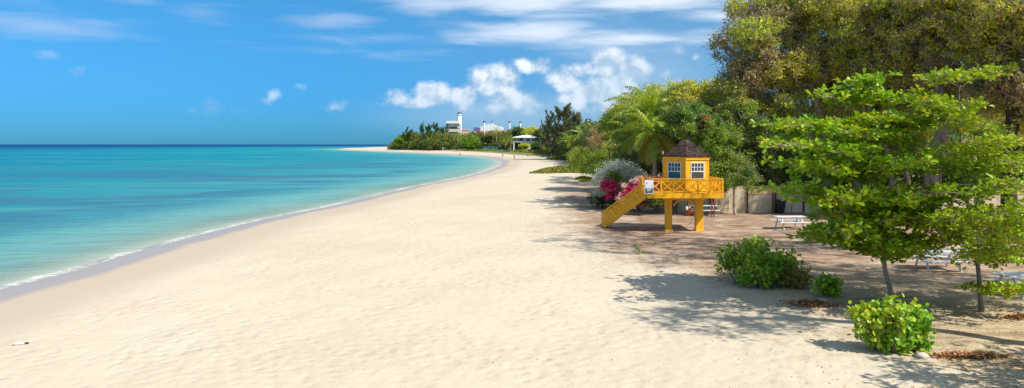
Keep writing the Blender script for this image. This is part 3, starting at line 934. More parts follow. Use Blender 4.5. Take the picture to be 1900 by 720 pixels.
def spray_bush(name, label, base, blobs_, leafm, nstem, L0, lnw, per, parts, group):
    """shrub whose shoots radiate and carry narrow leaves or bracts all along"""
    root = empty(name, base, label, 'shrub', group)
    lines = []; pos = []; ax = []; nr = []; cid = []
    for bi, b in enumerate(blobs_):
        c, r = blob_world(b[:6])
        n = int(nstem * (b[6] if len(b) > 6 else 1))
        for q in range(n):
            dv = rand_dirs(1, -0.15)[0]
            e = c + dv * r * rng.uniform(0.5, 1.4)
            s0 = c + dv * r * 0.15
            lines.append((curve(s0, e, .05, .05, 4), np.linspace(.014, .005, 4)))
            tt = rng.uniform(0.25, 1.0, per)
            p = s0 + (e - s0) * tt[:, None] + rng.normal(0, .05, (per, 3))
            pos.append(p); a = unit(unit(e - s0) * .8 + rand_dirs(per) * .8); ax.append(a); nr.append(unit(rand_dirs(per) + [0, 0, .5])); cid.append(np.full(per, bi))
        lines.append((curve(np.asarray(base), c, 0, .05, 5), np.linspace(.05, .02, 5)))
    tubes_mesh('stems', lines, M['twig'], root, 3)
    pos = np.concatenate(pos); ax = np.concatenate(ax); nr = np.concatenate(nr); cid = np.concatenate(cid)
    for k, (nm, mt, sel) in enumerate(parts):
        if not sel: continue
        mk = np.isin(cid, sel)
        if nm == 'blossoms':
            mixin = mk & (rng.random(len(cid)) < .28)
            gm = rng.uniform(lnw[0], lnw[1], mixin.sum())
            leaves_mesh('green_leaves', pos[mixin], ax[mixin], nr[mixin], gm, gm * .6, 'kite', M['hedge'], root)
            mk = mk & ~mixin
        n = mk.sum()
        L = rng.uniform(lnw[0], lnw[1], n)
        leaves_mesh(nm, pos[mk], ax[mk], nr[mk], L, L * lnw[2], 'kite', M[mt], root)
    return root


spray_bush('silver_shrub', 'feathery silver-white bush beside the magenta bougainvillea, left of the hut stairs', gs,
           [(1150, 322, 60, 32, 22, 1.3, 1.1), (1122, 340, 60, 22, 24, 1.1, .8), (1170, 335, 60, 24, 22, 1.1, .8), (1116, 362, 60, 16, 18, .8, .5), (1178, 328, 59.5, 20, 14, .9, .5), (1138, 336, 58.7, 13, 15, .5, .6)],
           'silver', 260, 1, (.10, .20, .32), 30, [('foliage', 'silver', [0, 1, 2, 3, 4]), ('green_growth', 'hedge', [5])], None)
spray_bush('bougainvillea', 'magenta bougainvillea in front of the silver bush', G3(1140, 385),
           [(1134, 352, 57.6, 16, 14, .6, 1), (1142, 368, 57.6, 18, 14, .6, .9), (1128, 343, 57.6, 10, 8, .4, .5), (1152, 384, 57.6, 16, 8, .5, .4)],
           'magenta', 190, 1, (.09, .15, .8), 24, [('blossoms', 'magenta', [0, 1, 2]), ('foliage', 'green', [3])], 'bougainvillea behind the stairs')
spray_bush('bougainvillea', 'magenta and blush-pink bougainvillea behind the handrail of the hut stairs', G3(1185, 390),
           [(1182, 352, 54, 15, 14, .6, 1), (1168, 362, 54, 14, 12, .6, .8), (1198, 355, 53, 22, 16, .7, 1), (1192, 338, 54, 16, 9, .6, .7), (1160, 372, 54, 14, 12, .6, .6), (1222, 352, 52.5, 20, 18, .7, .7)],
           'magenta', 190, 1, (.09, .15, .8), 24, [('blossoms', 'magenta', [0, 1, 2, 5]), ('pale_blossoms', 'pink', [3, 4])], 'bougainvillea behind the stairs')
spray_bush('flower_bed', 'red-flowering low planting behind the hut legs above a pale kerb', G3(1212, 388),
           [(1205, 378, 54, 18, 10, .5, 1), (1228, 378, 54, 16, 10, .5, 1), (1240, 370, 54.5, 12, 14, .5, .6), (1192, 380, 54, 12, 8, .4, .5), (1215, 366, 55, 24, 8, .6, .7)],
           'dark', 100, 1, (.06, .11, .6), 18, [('foliage', 'dark', [0, 2, 4]), ('light_foliage', 'hedge', [1]), ('blossoms', 'redflower', [3])], None)
# dark shrubs in the gloom under the palms
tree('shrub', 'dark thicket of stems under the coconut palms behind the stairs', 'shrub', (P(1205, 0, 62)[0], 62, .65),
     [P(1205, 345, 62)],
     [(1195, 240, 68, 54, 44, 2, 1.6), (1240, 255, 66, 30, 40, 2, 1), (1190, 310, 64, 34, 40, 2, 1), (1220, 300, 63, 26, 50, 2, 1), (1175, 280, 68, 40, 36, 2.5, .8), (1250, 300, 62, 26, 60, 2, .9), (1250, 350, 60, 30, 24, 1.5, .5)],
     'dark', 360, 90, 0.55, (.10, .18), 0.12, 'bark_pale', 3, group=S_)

# ---- ground creeper
def creeper(label, poly_px, n, size, hgt, mat='creeper'):
    pts = [ground(*q)[:2] for q in poly_px]
    xs = [p[0] for p in pts]; ys = [p[1] for p in pts]
    x = rng.uniform(min(xs), max(xs), n * 3); y = rng.uniform(min(ys), max(ys), n * 3)
    ins = np.zeros(len(x), bool); m_ = len(pts); dist = np.full(len(x), 1e9)
    for i in range(m_):
        (ax, ay), (bx, by) = pts[i], pts[(i + 1) % m_]
        c = ((ay > y) != (by > y)) & (x < (bx - ax) * (y - ay) / (by - ay + 1e-9) + ax); ins ^= c
        dx, dy = bx - ax, by - ay
        tt = np.clip(((x - ax) * dx + (y - ay) * dy) / (dx * dx + dy * dy), 0, 1)
        dist = np.minimum(dist, np.hypot(x - ax - tt * dx, y - ay - tt * dy))
    x, y, dist = x[ins], y[ins], dist[ins]
    h = hgt * np.minimum(1, dist / (hgt * 5)) * rng.uniform(0.2, 1, len(x)) * (0.75 + .35 * np.sin(x * .8) * np.sin(y * .35))
    z = height(x, y) + 0.02 + h
    nn = unit(rand_dirs(len(x)) * 1.0 + [0, 0, .9]); a = unit(np.cross(nn, rand_dirs(len(x))))
    L = rng.uniform(.6, 1.2, len(x)) * size
    o = leaves_mesh('ground_creeper', np.stack([x, y, z], 1), a, nn, L, L * .7, 'kite', M[mat], None)
    tag(o, label, 'ground cover', kind='stuff')


creeper('long green mound of beach creeper reaching onto the sand left of the hedge', [(982, 322), (1010, 314), (1050, 308), (1085, 306), (1115, 312), (1120, 322), (1060, 321), (1020, 322)], 30000, .36, .9)
creeper('thin green patch of beach creeper between the two larger creeper mats', [(1014, 296), (1035, 290), (1070, 289), (1080, 296), (1050, 297)], 9000, .6, .8)
creeper('small tuft of creeper in the shade below the hedge', [(1068, 332), (1078, 328), (1098, 330), (1095, 336), (1078, 337)], 3000, .25, .4)
creeper('grassy strip along the far tree line by the beach house', [(940, 281.5), (965, 279.4), (1010, 279.6), (1060, 282), (1062, 289), (1020, 287.5), (990, 284)], 16000, 1.0, .9)
creeper('narrow grass edge under the far headland trees', [(740, 276.4), (800, 277.2), (870, 278.6), (935, 279.6), (930, 281), (860, 279.6), (800, 278.2)], 9000, 1.2, .8)


# ---- palms
def frond(L, droop, lw, nl, matn, root, yaw, pitch, at, twist=0.0):
    """one frond: curved rachis + hanging leaflets, in world coordinates round 'at'"""
    n = 16; tt = np.linspace(0, 1, n)
    ang = pitch - droop * tt ** 1.3
    dx = np.cos(ang); dz = np.sin(ang)
    x = np.concatenate([[0], np.cumsum(dx[:-1])]) * L / n; z = np.concatenate([[0], np.cumsum(dz[:-1])]) * L / n
    spine = np.stack([x, np.zeros(n), z], 1)
    ti = np.linspace(0.10, 1, nl)
    sp = np.stack([np.interp(ti, tt, spine[:, k]) for k in range(3)], 1)
    tan = unit(np.stack([np.interp(ti, tt, np.gradient(spine[:, k])) for k in range(3)], 1))
    V = []; Fq = []
    for sgn in (1, -1):
        ll = lw * np.sin(np.pi * (0.12 + 0.82 * ti)) ** .7 * rng.uniform(.85, 1.1, nl)
        sd_ = np.array([0, sgn, 0.])
        d1 = unit(tan * .65 + sd_ + np.array([0, 0, .12]) + rng.normal(0, .08, (nl, 3)))
        d2 = unit(d1 * .6 + np.array([0, 0, -1.0]) + rng.normal(0, .15, (nl, 3)))
        w = unit(tan) * 0.5 * L * 0.021
        a = sp; b = sp + d1 * ll[:, None] * .5; c = b + d2 * ll[:, None] * .5
        o = len(V) * nl * 5 // 1
        Vs = np.stack([a - w, a + w, b + w * .9, b - w * .9, c], 1)
        V.append(Vs)
    Vall = np.concatenate(V).reshape(-1, 3); m_ = 2 * nl
    Fl = []
    base = np.arange(m_)[:, None] * 5
    quad = base + np.array([[0, 1, 2, 3]]); tri = base + np.array([[3, 2, 4, 4]])
    cy, sy = math.cos(yaw), math.sin(yaw)
    ct, st_ = math.cos(twist), math.sin(twist)

    def tf(v):
        v = np.asarray(v, float)
        v = np.stack([v[:, 0], v[:, 1] * ct - v[:, 2] * 0, v[:, 2] + v[:, 1] * st_], 1)
        return np.stack([v[:, 0] * cy - v[:, 1] * sy, v[:, 0] * sy + v[:, 1] * cy, v[:, 2]], 1) + at
    me = bpy.data.meshes.new('frond')
    vv = tf(Vall)
    mb = MB()
    mb.v = [tuple(q) for q in vv.tolist()]
    mb.f = [tuple(q) for q in quad.tolist()] + [tuple(q[:3]) for q in tri.tolist()]
    mb.tube(tf(spine), list(np.linspace(L * .012, L * .003, n)), 4)
    me.from_pydata(mb.v, [], mb.f); me.update()
    return link_mesh('frond', me, M[matn], root, local=False)


def palm(label, base, top, r0, L, nf, lw, nl=34, dry=.3, group=None, nuts=True, lift=1.15, seed=0):
    root = empty('coconut_palm', base, label, 'palm tree', group)
    tubes_mesh('trunk', [(curve(base, top, 0.0, .03, 14), np.linspace(r0 * 1.3, r0 * .75, 14))], M['bark_pale'], root, 8)
    for k in range(nf):
        u = (k + .5) / nf
        yaw = k * 2.39996 + seed
        pitch = R(80) - u ** .85 * R(115) * lift
        fr = frond(L * rng.uniform(.85, 1.1) * (.72 + .4 * math.sin(math.pi * min(1, u + .15))), R(75) + rng.uniform(-.2, .3) - .3 * u, lw, nl,
                   'palm_dry' if u > 1 - dry and rng.random() < .75 else 'palm', root, yaw, pitch, np.asarray(top) + np.array([math.cos(yaw), math.sin(yaw), 0]) * r0 * .6, rng.uniform(-.3, .3))
    if nuts:
        mb = MB()
        for k in range(7):
            a = k * 0.9; c = Vector(tuple(top)) + Vector((math.cos(a) * r0 * 1.6, math.sin(a) * r0 * 1.6, -.25 * r0 * 2))
            mb.tube([c + Vector((0, 0, .14)), c + Vector((0, 0, .08)), c, c - Vector((0, 0, .09)), c - Vector((0, 0, .14))], [.02, .1, .13, .1, .02], 7)
        mb.build('coconuts', M['rachis'], root, local=False, smooth=True)
    return root


pb = P(1229, 0, 57); pb[2] = .68
palm('coconut palm with a pale trunk and yellowing lower fronds just left of the hut roof', pb, P(1216, 247, 57), .17, 3.7, 26, .9, 36, .42, 'coconut palms beside the hut', seed=.4)
pb = P(1214, 0, 62); pb[2] = .68
palm('taller darker coconut palm rising behind the yellowing one', pb, P(1207, 210, 62), .18, 4.0, 26, .95, 36, .1, 'coconut palms beside the hut', lift=.95, seed=1.3)
pb = P(1178, 0, 66); pb[2] = .68
palm('half-hidden coconut palm on the left of the pair by the hut', pb, P(1180, 250, 66), .17, 3.3, 22, .85, 30, .3, 'coconut palms beside the hut', seed=2.1)
far_palm = [(1083, 0, 190, 252, 4.2, 'yellow-green coconut palm standing above the hedge in front of the casuarina'),
            (1060, 0, 215, 262, 4.2, 'lower coconut palm just left of the yellow-green one'),
            (948, 0, 420, 258, 5.0, 'coconut palm left of the beach house'),
            (938, 0, 440, 264, 5.0, 'smaller coconut palm further left of the beach house'),
            (921, 0, 500, 242, 4.6, 'coconut palm in front of the red-brown factory roof'),
            (850, 0, 540, 251, 4.6, 'coconut palm in front of the chimney building'),
            (814, 0, 560, 266, 4.6, 'coconut palm low on the headland left of the chimney building')]
for i, (px, _, d, ty, L, lab) in enumerate(far_palm):
    x = P(px, 0, d)[0]
    palm(lab, (x, d, gz(x, d) - .1), P(px, ty, d), .2, L, 16 if d > 300 else 22, 1.2, 14 if d > 300 else 22, .4 if d < 300 else .3, 'coconut palms along the far shore', nuts=False, seed=i * .7)


# ---- casuarinas
def casuarina(label, px, py_base, d, top_py, wpx, nb, per, L=(.5, 1.1), group=None, lean=.4, leafm='casuarina', bare=.35, needle=.09):
    x = P(px, 0, d)[0]
    base = np.array([x, d, gz(x, d) - .1])
    top = P(px, top_py, d)
    H = top[2] - base[2]; Wm = wpx / F * d
    root = empty('casuarina_tree', base, label, 'tree', group)
    tr = curve(base, top - [0, 0, H * .15], 0, .03, 10)
    lines = [(tr, np.linspace(H * .018, H * .004, 10))]
    pos = []; ax = []
    for k in range(nb):
        u = rng.uniform(.12, .95)
        s0 = base + (top - base) * u * .85
        yaw = rng.uniform(0, 2 * math.pi)
        out = Wm * rng.uniform(.35, 1.0) * (math.sin(math.pi * (u * .8 + .15))) ** .6
        e = s0 + np.array([math.cos(yaw) * out, math.sin(yaw) * out, H * rng.uniform(.05, .22)])
        c = curve(s0, e, -.08, .05, 6)
        lines.append((c, np.linspace(H * .005, H * .0015, 6)))
        m_ = per
        t_ = rng.uniform(.3, 1.08, m_)
        p = np.stack([np.interp(t_, np.linspace(0, 1, 6), c[:, q]) for q in range(3)], 1) + rng.normal(0, H * .014, (m_, 3)) * (1.4 - t_[:, None])
        pos.append(p); ax.append(unit(unit(e - s0) + rand_dirs(m_) * .55 + [0, 0, .25]))
    tubes_mesh('trunk', lines, M['bark'], root, 5)
    pos = np.concatenate(pos); ax = np.concatenate(ax); n = len(pos)
    Ls = rng.uniform(L[0], L[1], n)
    leaves_mesh('crown', pos, ax, rand_dirs(n), Ls, Ls * needle * 2, 'kite', M[leafm], root)
    return root


C_ = 'casuarinas behind the bend of the beach'
casuarina('tall wind-swept casuarina with a ragged blue-green crown behind the bend of the beach', 1045, 285, 250, 192, 36, 70, 130, (.6, 1.5), C_)
casuarina('casuarina on the left flank of the tall ragged one', 1022, 285, 262, 208, 22, 46, 110, (.6, 1.4), C_)
casuarina('casuarina on the right flank of the tall ragged one', 1072, 285, 240, 205, 22, 46, 110, (.6, 1.4), C_)
casuarina('thin bare casuarina sapling sticking out left of the casuarina clump', 1006, 282, 300, 222, 9, 20, 60, (.5, 1.1), C_)
K_ = 'dark feathery casuarinas on the headland skyline'
for i, (px, ty, w, d, lab) in enumerate([
        (753, 236, 8, 640, 'dark casuarina at the seaward end of the headland'), (763, 240, 8, 640, 'second casuarina from the seaward end of the headland'),
        (783, 228, 5, 600, 'thin bare pole-like casuarina on the headland skyline'), (795, 231, 9, 600, 'dark casuarina right of the bare pole-like one'),
        (807, 229, 9, 590, 'tall dark casuarina in the middle of the headland clump'), (818, 232, 10, 590, 'dark casuarina second from the chimney building'),
        (827, 236, 8, 600, 'dark casuarina touching the left side of the chimney building')]):
    casuarina(lab, px, 0, d, ty, w, 34, 90 if i != 2 else 30, (.9, 2.2), K_, leafm='dark')

# ---- far woodland mass (uncountable) with a skyline profile
prof_x = [722, 730, 740, 750, 765, 780, 800, 825, 850, 870, 885, 900, 920, 940, 955, 970, 990, 1005, 1025, 1050, 1080, 1110]
prof_t = [273.5, 268, 259, 251, 247, 250, 249, 250, 256, 250, 250, 253, 250, 249, 242, 244, 250, 249, 246, 236, 244, 236]
prof_d = [690, 670, 650, 640, 620, 600, 570, 545, 535, 530, 520, 512, 500, 480, 468, 455, 440, 390, 330, 280, 200, 150]
n = 2600
px_ = rng.uniform(722, 1112, n); dd = np.interp(px_, prof_x, prof_d) + rng.uniform(0, 30, n) + rng.uniform(0, 1, n) ** 2 * 40
near_house = (px_ > 946) & (px_ < 1012)
dd = np.where(near_house & (rng.random(n) < .75), dd + 25, dd)
top = np.interp(px_, prof_x, prof_t) + 2.5 * np.sin(px_ * .37) + 2.0 * np.sin(px_ * .9 + 1)
x_ = (px_ - CX) / F * dd
zt_ = CAMZ + (HY - top) / F * dd
gr = height(x_, dd)
back = (dd - np.interp(px_, prof_x, prof_d)) / 40
frac = rng.uniform(0, 1, n) ** .8 * np.clip(.45 + back, .0, 1)
z_ = gr + .3 + np.maximum(.3, (zt_ - gr)) * frac
cl = np.stack([x_, dd, z_], 1)
pos, ax, nr, L, Wd = cloud_leaves(cl, 42, 2.3, .8, .6, (.7, 1.3), .6)
tag(leaves_mesh('far_woodland', pos, ax, nr, L, Wd, 'kite', M['far'], None), 'low green woodland massed behind the far beach and headland', 'woodland', kind='stuff')
# distinct crowns in front of / above the mass
for i, (px, d, cy, rx, rz, lm, lab) in enumerate([
        (962, 480, 246, 13, 12, 'dark', 'dark round-topped tree left of the beach house roof'),
        (985, 470, 245, 18, 10, 'olive', 'broad olive tree right behind the beach house roof'),
        (1002, 430, 252, 14, 12, 'dark', 'dark tree behind the right end of the beach house'),
        (745, 640, 262, 14, 9, 'green', 'bright rounded green shrub tree at the tip of the headland'),
        (872, 500, 262, 18, 10, 'green', 'green rounded tree in front of the gap between the far buildings'),
        (795, 560, 268, 18, 7, 'dark', 'dark low tree at the back of the far beach below the casuarinas'),
        (905, 505, 257, 12, 8, 'far', 'tree hiding the lower wall of the white factory'),
        (1020, 300, 275, 14, 6, 'hedge', 'bright small bush at the far end of the grassy strip'),
        (1000, 400, 272, 16, 6, 'dark', 'dark bush in front of the right half of the beach house'),
        (972, 415, 271, 11, 4, 'olive', 'low shrub under the beach house balcony'),
        (1098, 150, 252, 18, 22, 'dark', 'dark green tree between the casuarinas and the rusty shrub'),
        (1055, 225, 262, 22, 16, 'dark', 'dark tree at the foot of the casuarina clump'),
        (1112, 140, 262, 18, 18, 'green', 'green tree just left of the rusty shrub')]):
    x = P(px, 0, d)[0]
    tree('far_tree', lab, 'tree', (x, d, gz(x, d)), [P(px, cy + rz * .6, d)], [(px, cy, d, rx, rz, rx / F * d * .8)], lm, 60, 60,
         max(.5, rx / F * d * .28), (d * .0011, d * .0022), .25 * d / 300, 'bark', 1, group='trees along the far shore')


# ---- sea almonds (foreground)
def almond(label, base, stem_px, d, tiers, leafm, leaf_len, n_leaf, barkm, r0, group, extra_sticks=()):
    n_leaf = int(n_leaf * 1.25)
    root = empty('sea_almond_tree', base, label, 'tree', group)
    stem = np.array([base] + [P(*q) for q in stem_px])
    fine = np.concatenate([curve(a, b, 0, .015, 6)[:-1] for a, b in zip(stem[:-1], stem[1:])] + [stem[-1:]])
    rad = np.linspace(r0, r0 * .25, len(fine)); rad[0] *= 1.5
    lines = [(fine, rad)]; tw = []
    ros = []
    for (px0, px1, py0, py1, nR, dmin, dmax, thick) in tiers:
        # a tier: several main boughs from the stem, rosettes strung along them
        nR = int(nR * (1.6 if leaf_len > .2 else 2.3))
        nb = max(3, int(nR / 16))
        for b in range(nb):
            f = (b + .5) / nb
            u = rng.uniform(0, 1) if nb > 2 else f
            tip_px = px0 + (px1 - px0) * (f + rng.uniform(-.06, .06))
            tip_d = d + rng.uniform(dmin, dmax)
            tip_py = py0 + (py1 - py0) * np.clip((tip_px - px0) / (px1 - px0 + 1e-6), 0, 1)
            tip = P(tip_px, tip_py, tip_d)
            pyf = HY - (fine[:, 2] - CAMZ) / fine[:, 1] * F
            k = np.argmin(np.abs(pyf - tip_py - 6) + 3 * rng.random(len(fine)))
            c = curve(fine[k], tip, .02, .02, 9)
            lines.append((c, np.linspace(max(.012, rad[k] * .35), .010, 9)))
            for q in range(int(nR / nb)):
                v = rng.uniform(.30, 1.03) ** .7
                p0 = np.array([np.interp(v, np.linspace(0, 1, 9), c[:, j]) for j in range(3)])
                off = rng.normal(0, 1, 3) * np.array([.40, .55, thick * .62]) * (1.15 - v * .5)
                p1 = p0 + off; p1[2] = p0[2] + abs(off[2]) * rng.choice([1, 1, -.8])
                tw.append((curve(p0, p1, .08, .08, 4), np.linspace(.009, .005, 4)))
                ros.append(p1)
    for st_ in extra_sticks:
        a = P(*st_[0]); b = P(*st_[1]); lines.append((curve(a, b, 0, .03, 6), np.linspace(.03, .01, 6)))
    tubes_mesh('trunk', lines, M[barkm], root, 7)
    tubes_mesh('twigs', tw, M['twig'], root, 4)
    ros = np.array(ros); m_ = len(ros)
    idx = np.repeat(np.arange(m_), n_leaf); n = len(idx)
    yaw = rng.uniform(0, 2 * math.pi, n); pit = rng.normal(.12, .45, n)
    ax = np.stack([np.cos(yaw) * np.cos(pit), np.sin(yaw) * np.cos(pit), np.sin(pit)], 1)
    nr = unit(np.array([0, 0, 1.]) + rand_dirs(n) * .75)
    pos = ros[idx] + ax * .03 + rng.normal(0, .035, (n, 3))
    L = rng.uniform(.35, 1.15, n) ** .9 * leaf_len
    leaves_mesh('crown', pos, ax, nr, L, L * .62, 'obovate', M[leafm], root, fold=.12)
    return root


# tiers: px0, px1, py at px0, py at px1, rosettes, depth range, thickness
main_t = [(1520, 1655, 178, 185, 60, -1.4, 0.8, .22), (1590, 1612, 150, 158, 18, -0.4, 0.3, .25),
          (1412, 1600, 228, 250, 85, -2.5, 1.4, .13), (1600, 1740, 222, 228, 80, -2.5, 1.4, .16), (1690, 1762, 240, 225, 28, -1.6, 0.9, .12),
          (1400, 1580, 262, 285, 95, -3.2, 1.6, .16), (1590, 1700, 255, 262, 60, -2.4, 1.4, .22),
          (1430, 1560, 300, 330, 80, -3.2, 1.8, .2), (1560, 1770, 318, 300, 130, -3.4, 2.0, .25),
          (1412, 1530, 345, 385, 60, -2.8, 1.6, .2), (1540, 1760, 375, 365, 120, -3.8, 2.0, .3),
          (1480, 1600, 440, 432, 85, -2.8, 1.4, .28), (1520, 1770, 396, 392, 80, -2.6, 1.8, .25), (1540, 1760, 415, 410, 130, -3.8, 1.8, .3),
          (1580, 1720, 462, 468, 80, -3.2, 1.3, .24), (1600, 1745, 440, 452, 70, -3.2, 1.3, .3)]
bm_ = G3(1655, 555)
almond('large sea almond with wide flat tiers of glossy leaves on a leaning pale trunk', bm_,
       [(1640, 480, bm_[1]), (1622, 400, bm_[1]), (1612, 300, bm_[1]), (1602, 200, bm_[1]), (1600, 150, bm_[1])], bm_[1],
       main_t, 'almond', .25, 9, 'bark_pale', .085, 'sea almond trees')
br_ = G3(1822, 578)
right_t = [(1722, 1868, 140, 124, 40, -1.4, .9, .13), (1692, 1800, 180, 240, 70, -1.9, 1.2, .2), (1720, 1800, 205, 190, 20, -1.6, 1, .15),
           (1740, 1905, 292, 258, 90, -2.6, 1.6, .2), (1730, 1960, 318, 300, 95, -3.2, 2, .22), (1700, 1960, 362, 345, 110, -3.5, 2, .26),
           (1740, 1990, 405, 395, 120, -3.5, 2, .28), (1720, 1990, 428, 424, 70, -2.6, 1.8, .25), (1760, 2000, 450, 440, 120, -3.2, 1.8, .26), (1780, 1960, 485, 470, 60, -2.6, 1.2, .2),
           (1812, 1960, 538, 530, 34, -1.3, .3, .09)]
almond('second sea almond at the right edge with a thin dark trunk and light green leaves', br_,
       [(1812, 480, br_[1]), (1800, 400, br_[1]), (1786, 320, br_[1]), (1783, 250, br_[1]), (1780, 165, br_[1])], br_[1],
       right_t, 'almond2', .17, 10, 'bark', .075, 'sea almond trees', extra_sticks=[((1780, 270, br_[1]), (1738, 245, br_[1] - .3)), ((1795, 340, br_[1]), (1862, 295, br_[1] + .4)), ((1786, 265, br_[1]), (1838, 212, br_[1] + .2))])
# a neighbour outside the frame that shades the bottom right corner
ob = np.array([13.9, 14.6, gz(13.9, 14.6)])
def Q(x, y, z): return ((x / y) * F + CX, HY - (z - CAMZ) / y * F, y)
def qt(x0_, x1_, z_, n_, a_, b_, th_): return (Q(x0_, 14.6, z_)[0], Q(x1_, 14.6, z_)[0], Q(0, 14.6, z_)[1], Q(0, 14.6, z_)[1], n_, a_, b_, th_)
almond('sea almond just outside the right edge that shades the near sand', ob,
       [Q(13.9, 14.6, 2.2), Q(13.8, 14.6, 4.2), Q(13.8, 14.6, 6.2)], 14.6,
       [qt(11.6, 16.8, 4.4, 90, -2.2, 1.8, .2), qt(12.0, 16.2, 3.4, 60, -2.2, 1.8, .2), qt(12.2, 15.8, 5.6, 50, -1.8, 1.8, .2)],
       'almond', .21, 8, 'bark_pale', .09, 'sea almond trees')
# tall canopy outside the frame whose dappled shade falls on the sand
def Bq(x, y, z, rx, ry, rz, sh): return (Q(x, y, z)[0], Q(x, y, z)[1], y, rx / y * F, rz / y * F, ry, sh)
for lab, (bx, by), bl in [
        ('tall canopy tree outside the frame shading the tables', (29.5, 31), [Bq(26, 31, 15.5, 6, 4.5, 2.2, 1.2), Bq(31, 29, 16.5, 6, 5, 2.6, 1), Bq(18.5, 33.5, 15.6, 4.6, 4, 1.5, 1.1), Bq(19, 27.5, 14.6, 4.5, 4, 1.3, 1.0), Bq(15.6, 31.5, 14.8, 3.2, 3, 1.2, .5)]),
        ('slender tall tree added unseen outside the frame to cast shade left of the nearest bush', (17.5, 16.5), [Bq(14.2, 16.7, 10.8, 2.7, 2.0, 1.1, 1), Bq(15.8, 17.6, 11.6, 2.4, 2.0, 1.2, .5)]),  # unseen tree, added only for the shadow it throws
        ('tall canopy tree outside the frame shading the sand right of the sea almonds', (26, 21.5), [Bq(22.5, 22.5, 12.6, 5, 4, 1.7, 1), Bq(26.5, 20.5, 13.6, 5, 4, 2.2, .8)])]:
    tree('canopy_tree', lab, 'tree', (bx, by, .65), [(bx - .3, by, 6), (bx - .8, by, 11)], bl, 'olive', 60 if 'slender' in lab else 170, 40 if 'slender' in lab else 60, .7, (.14, .24), .4, 'bark', 4, group=B)


# ---- sea grape bushes
def bush(label, base, blobs_, leafm, n_leaf, L, group, nst=26, leafm2=None):
    root = empty('sea_grape_bush', base, label, 'bush', group)
    lines = []; tips = []; mats = []
    for b in blobs_:
        c, r = blob_world(b[:6]); n = int(nst * (b[6] if len(b) > 6 else 1))
        low = np.array([c[0], c[1], max(base[2], c[2] - r[2])]) * .6 + np.asarray(base) * .4
        low[2] = gz(low[0], low[1]) - .02
        for q in range(n):
            dv = rand_dirs(1, -.55)[0]
            e = c + dv * r * rng.choice([.55, .75, .9, 1.0, 1.22])*rng.uniform(.9, 1.1)
            e[2] = max(e[2], gz(e[0], e[1]) + .06)
            cv = curve(low + rng.normal(0, .08, 3) * [1, 1, 0], e, .10, .06, 7)
            lines.append((cv, np.linspace(.018, .006, 7)))
            v = rng.uniform(.5, 1.05, 6)
            for vv in v:
                p = np.array([np.interp(min(vv, 1), np.linspace(0, 1, 7), cv[:, j]) for j in range(3)]) + rng.normal(0, .05, 3)
                tips.append(p); mats.append(b[7] if len(b) > 7 else leafm)
    tubes_mesh('stems', lines, M['twig'], root, 4)
    tips = np.array(tips); mats = np.array(mats)
    for k, mt in enumerate(dict.fromkeys(mats.tolist())):
        tp = tips[mats == mt]
        idx = np.repeat(np.arange(len(tp)), n_leaf); n = len(idx)
        pos = tp[idx] + rng.normal(0, .075, (n, 3)); pos[:, 2] = np.maximum(pos[:, 2], base[2] + .05)
        nr = unit(rand_dirs(n) + [0.25, -.2, .55]); ax = unit(np.cross(nr, rand_dirs(n)))
        Ls = rng.uniform(.65, 1.15, n) * L
        leaves_mesh('foliage' if k == 0 else 'browning_foliage', pos, ax, nr, Ls, Ls * 1.05, 'round', M[mt], root, fold=.1)
    return root


GB = 'sea grape bushes on the sand'
b0 = G3(1400, 536)
bush('large double-humped sea grape bush on the bare sand in front of the hut', b0,
     [(1358, 472, 27.8, 26, 22, .5, .8), (1392, 466, 27.6, 24, 20, .5, .7), (1345, 484, 27.8, 14, 12, .3, .3), (1390, 512, 26.6, 20, 22, .4, .7), (1422, 505, 26.5, 26, 28, .5, 1), (1420, 474, 26.8, 26, 18, .5, .7), (1456, 482, 27, 24, 20, .5, .7), (1462, 502, 27.2, 18, 14, .4, .4), (1412, 450, 28.6, 22, 10, .4, .4, 'green')],
     'grape', 3, .135, GB, 30)
b1 = G3(1480, 534)
bush('half-bare browning sea grape beside the right of the double-humped bush', b1, [(1482, 512, b1[1], 24, 20, .4, 1), (1462, 520, b1[1] + .2, 20, 16, .4, .6)], 'grape_dry', 2, .12, GB, 34)
b2 = G3(1537, 549)
bush('small low sea grape bush at the tip of the bare branch', b2, [(1537, 532, b2[1], 20, 18, .33, 1)], 'grape', 3, .12, GB, 34)
b3 = G3(1655, 652)
bush('sea grape bush with round leaves nearest the camera, in front of the leaning trunk', b3,
     [(1612, 588, b3[1] + .1, 28, 26, .4, .7), (1650, 578, b3[1], 30, 24, .45, .8), (1690, 585, b3[1] + .2, 26, 24, .4, .5), (1708, 604, b3[1] + .1, 22, 20, .3, .35), (1625, 622, b3[1], 34, 22, .4, .6), (1668, 628, b3[1], 40, 26, .5, .9), (1700, 632, b3[1] + .2, 20, 16, .3, .3)],
     'grape', 3, .125, GB, 40)
b4 = G3(1183, 472)
bush('tiny sparse weed alone in the shaded sand in front of the hut', b4, [(1183, 462, b4[1], 7, 9, .12, 1)], 'hedge', 1, .06, None, 12)

# bare fallen branch
mb = MB()
fa = G3(1531, 533); fb = P(1468, 498, fa[1] + 1.2); fm = P(1503, 511, fa[1] + .5)
fa[2] += .05
mb.tube([fa, (fa * .5 + fm * .5) + [0, 0, .01], fm, (fm + fb) / 2 + [0, 0, .06], fb], [.022, .03, .034, .036, .03], 7)
mb.tube([fm, fm + [.18, -.15, .02]], [.02, .008], 5)
tag(mb.build('fallen_branch', M['bark_pale'], None, smooth=True), 'bare pale branch slanting from the double-humped bush down to the small bush', 'branch')

#PART3

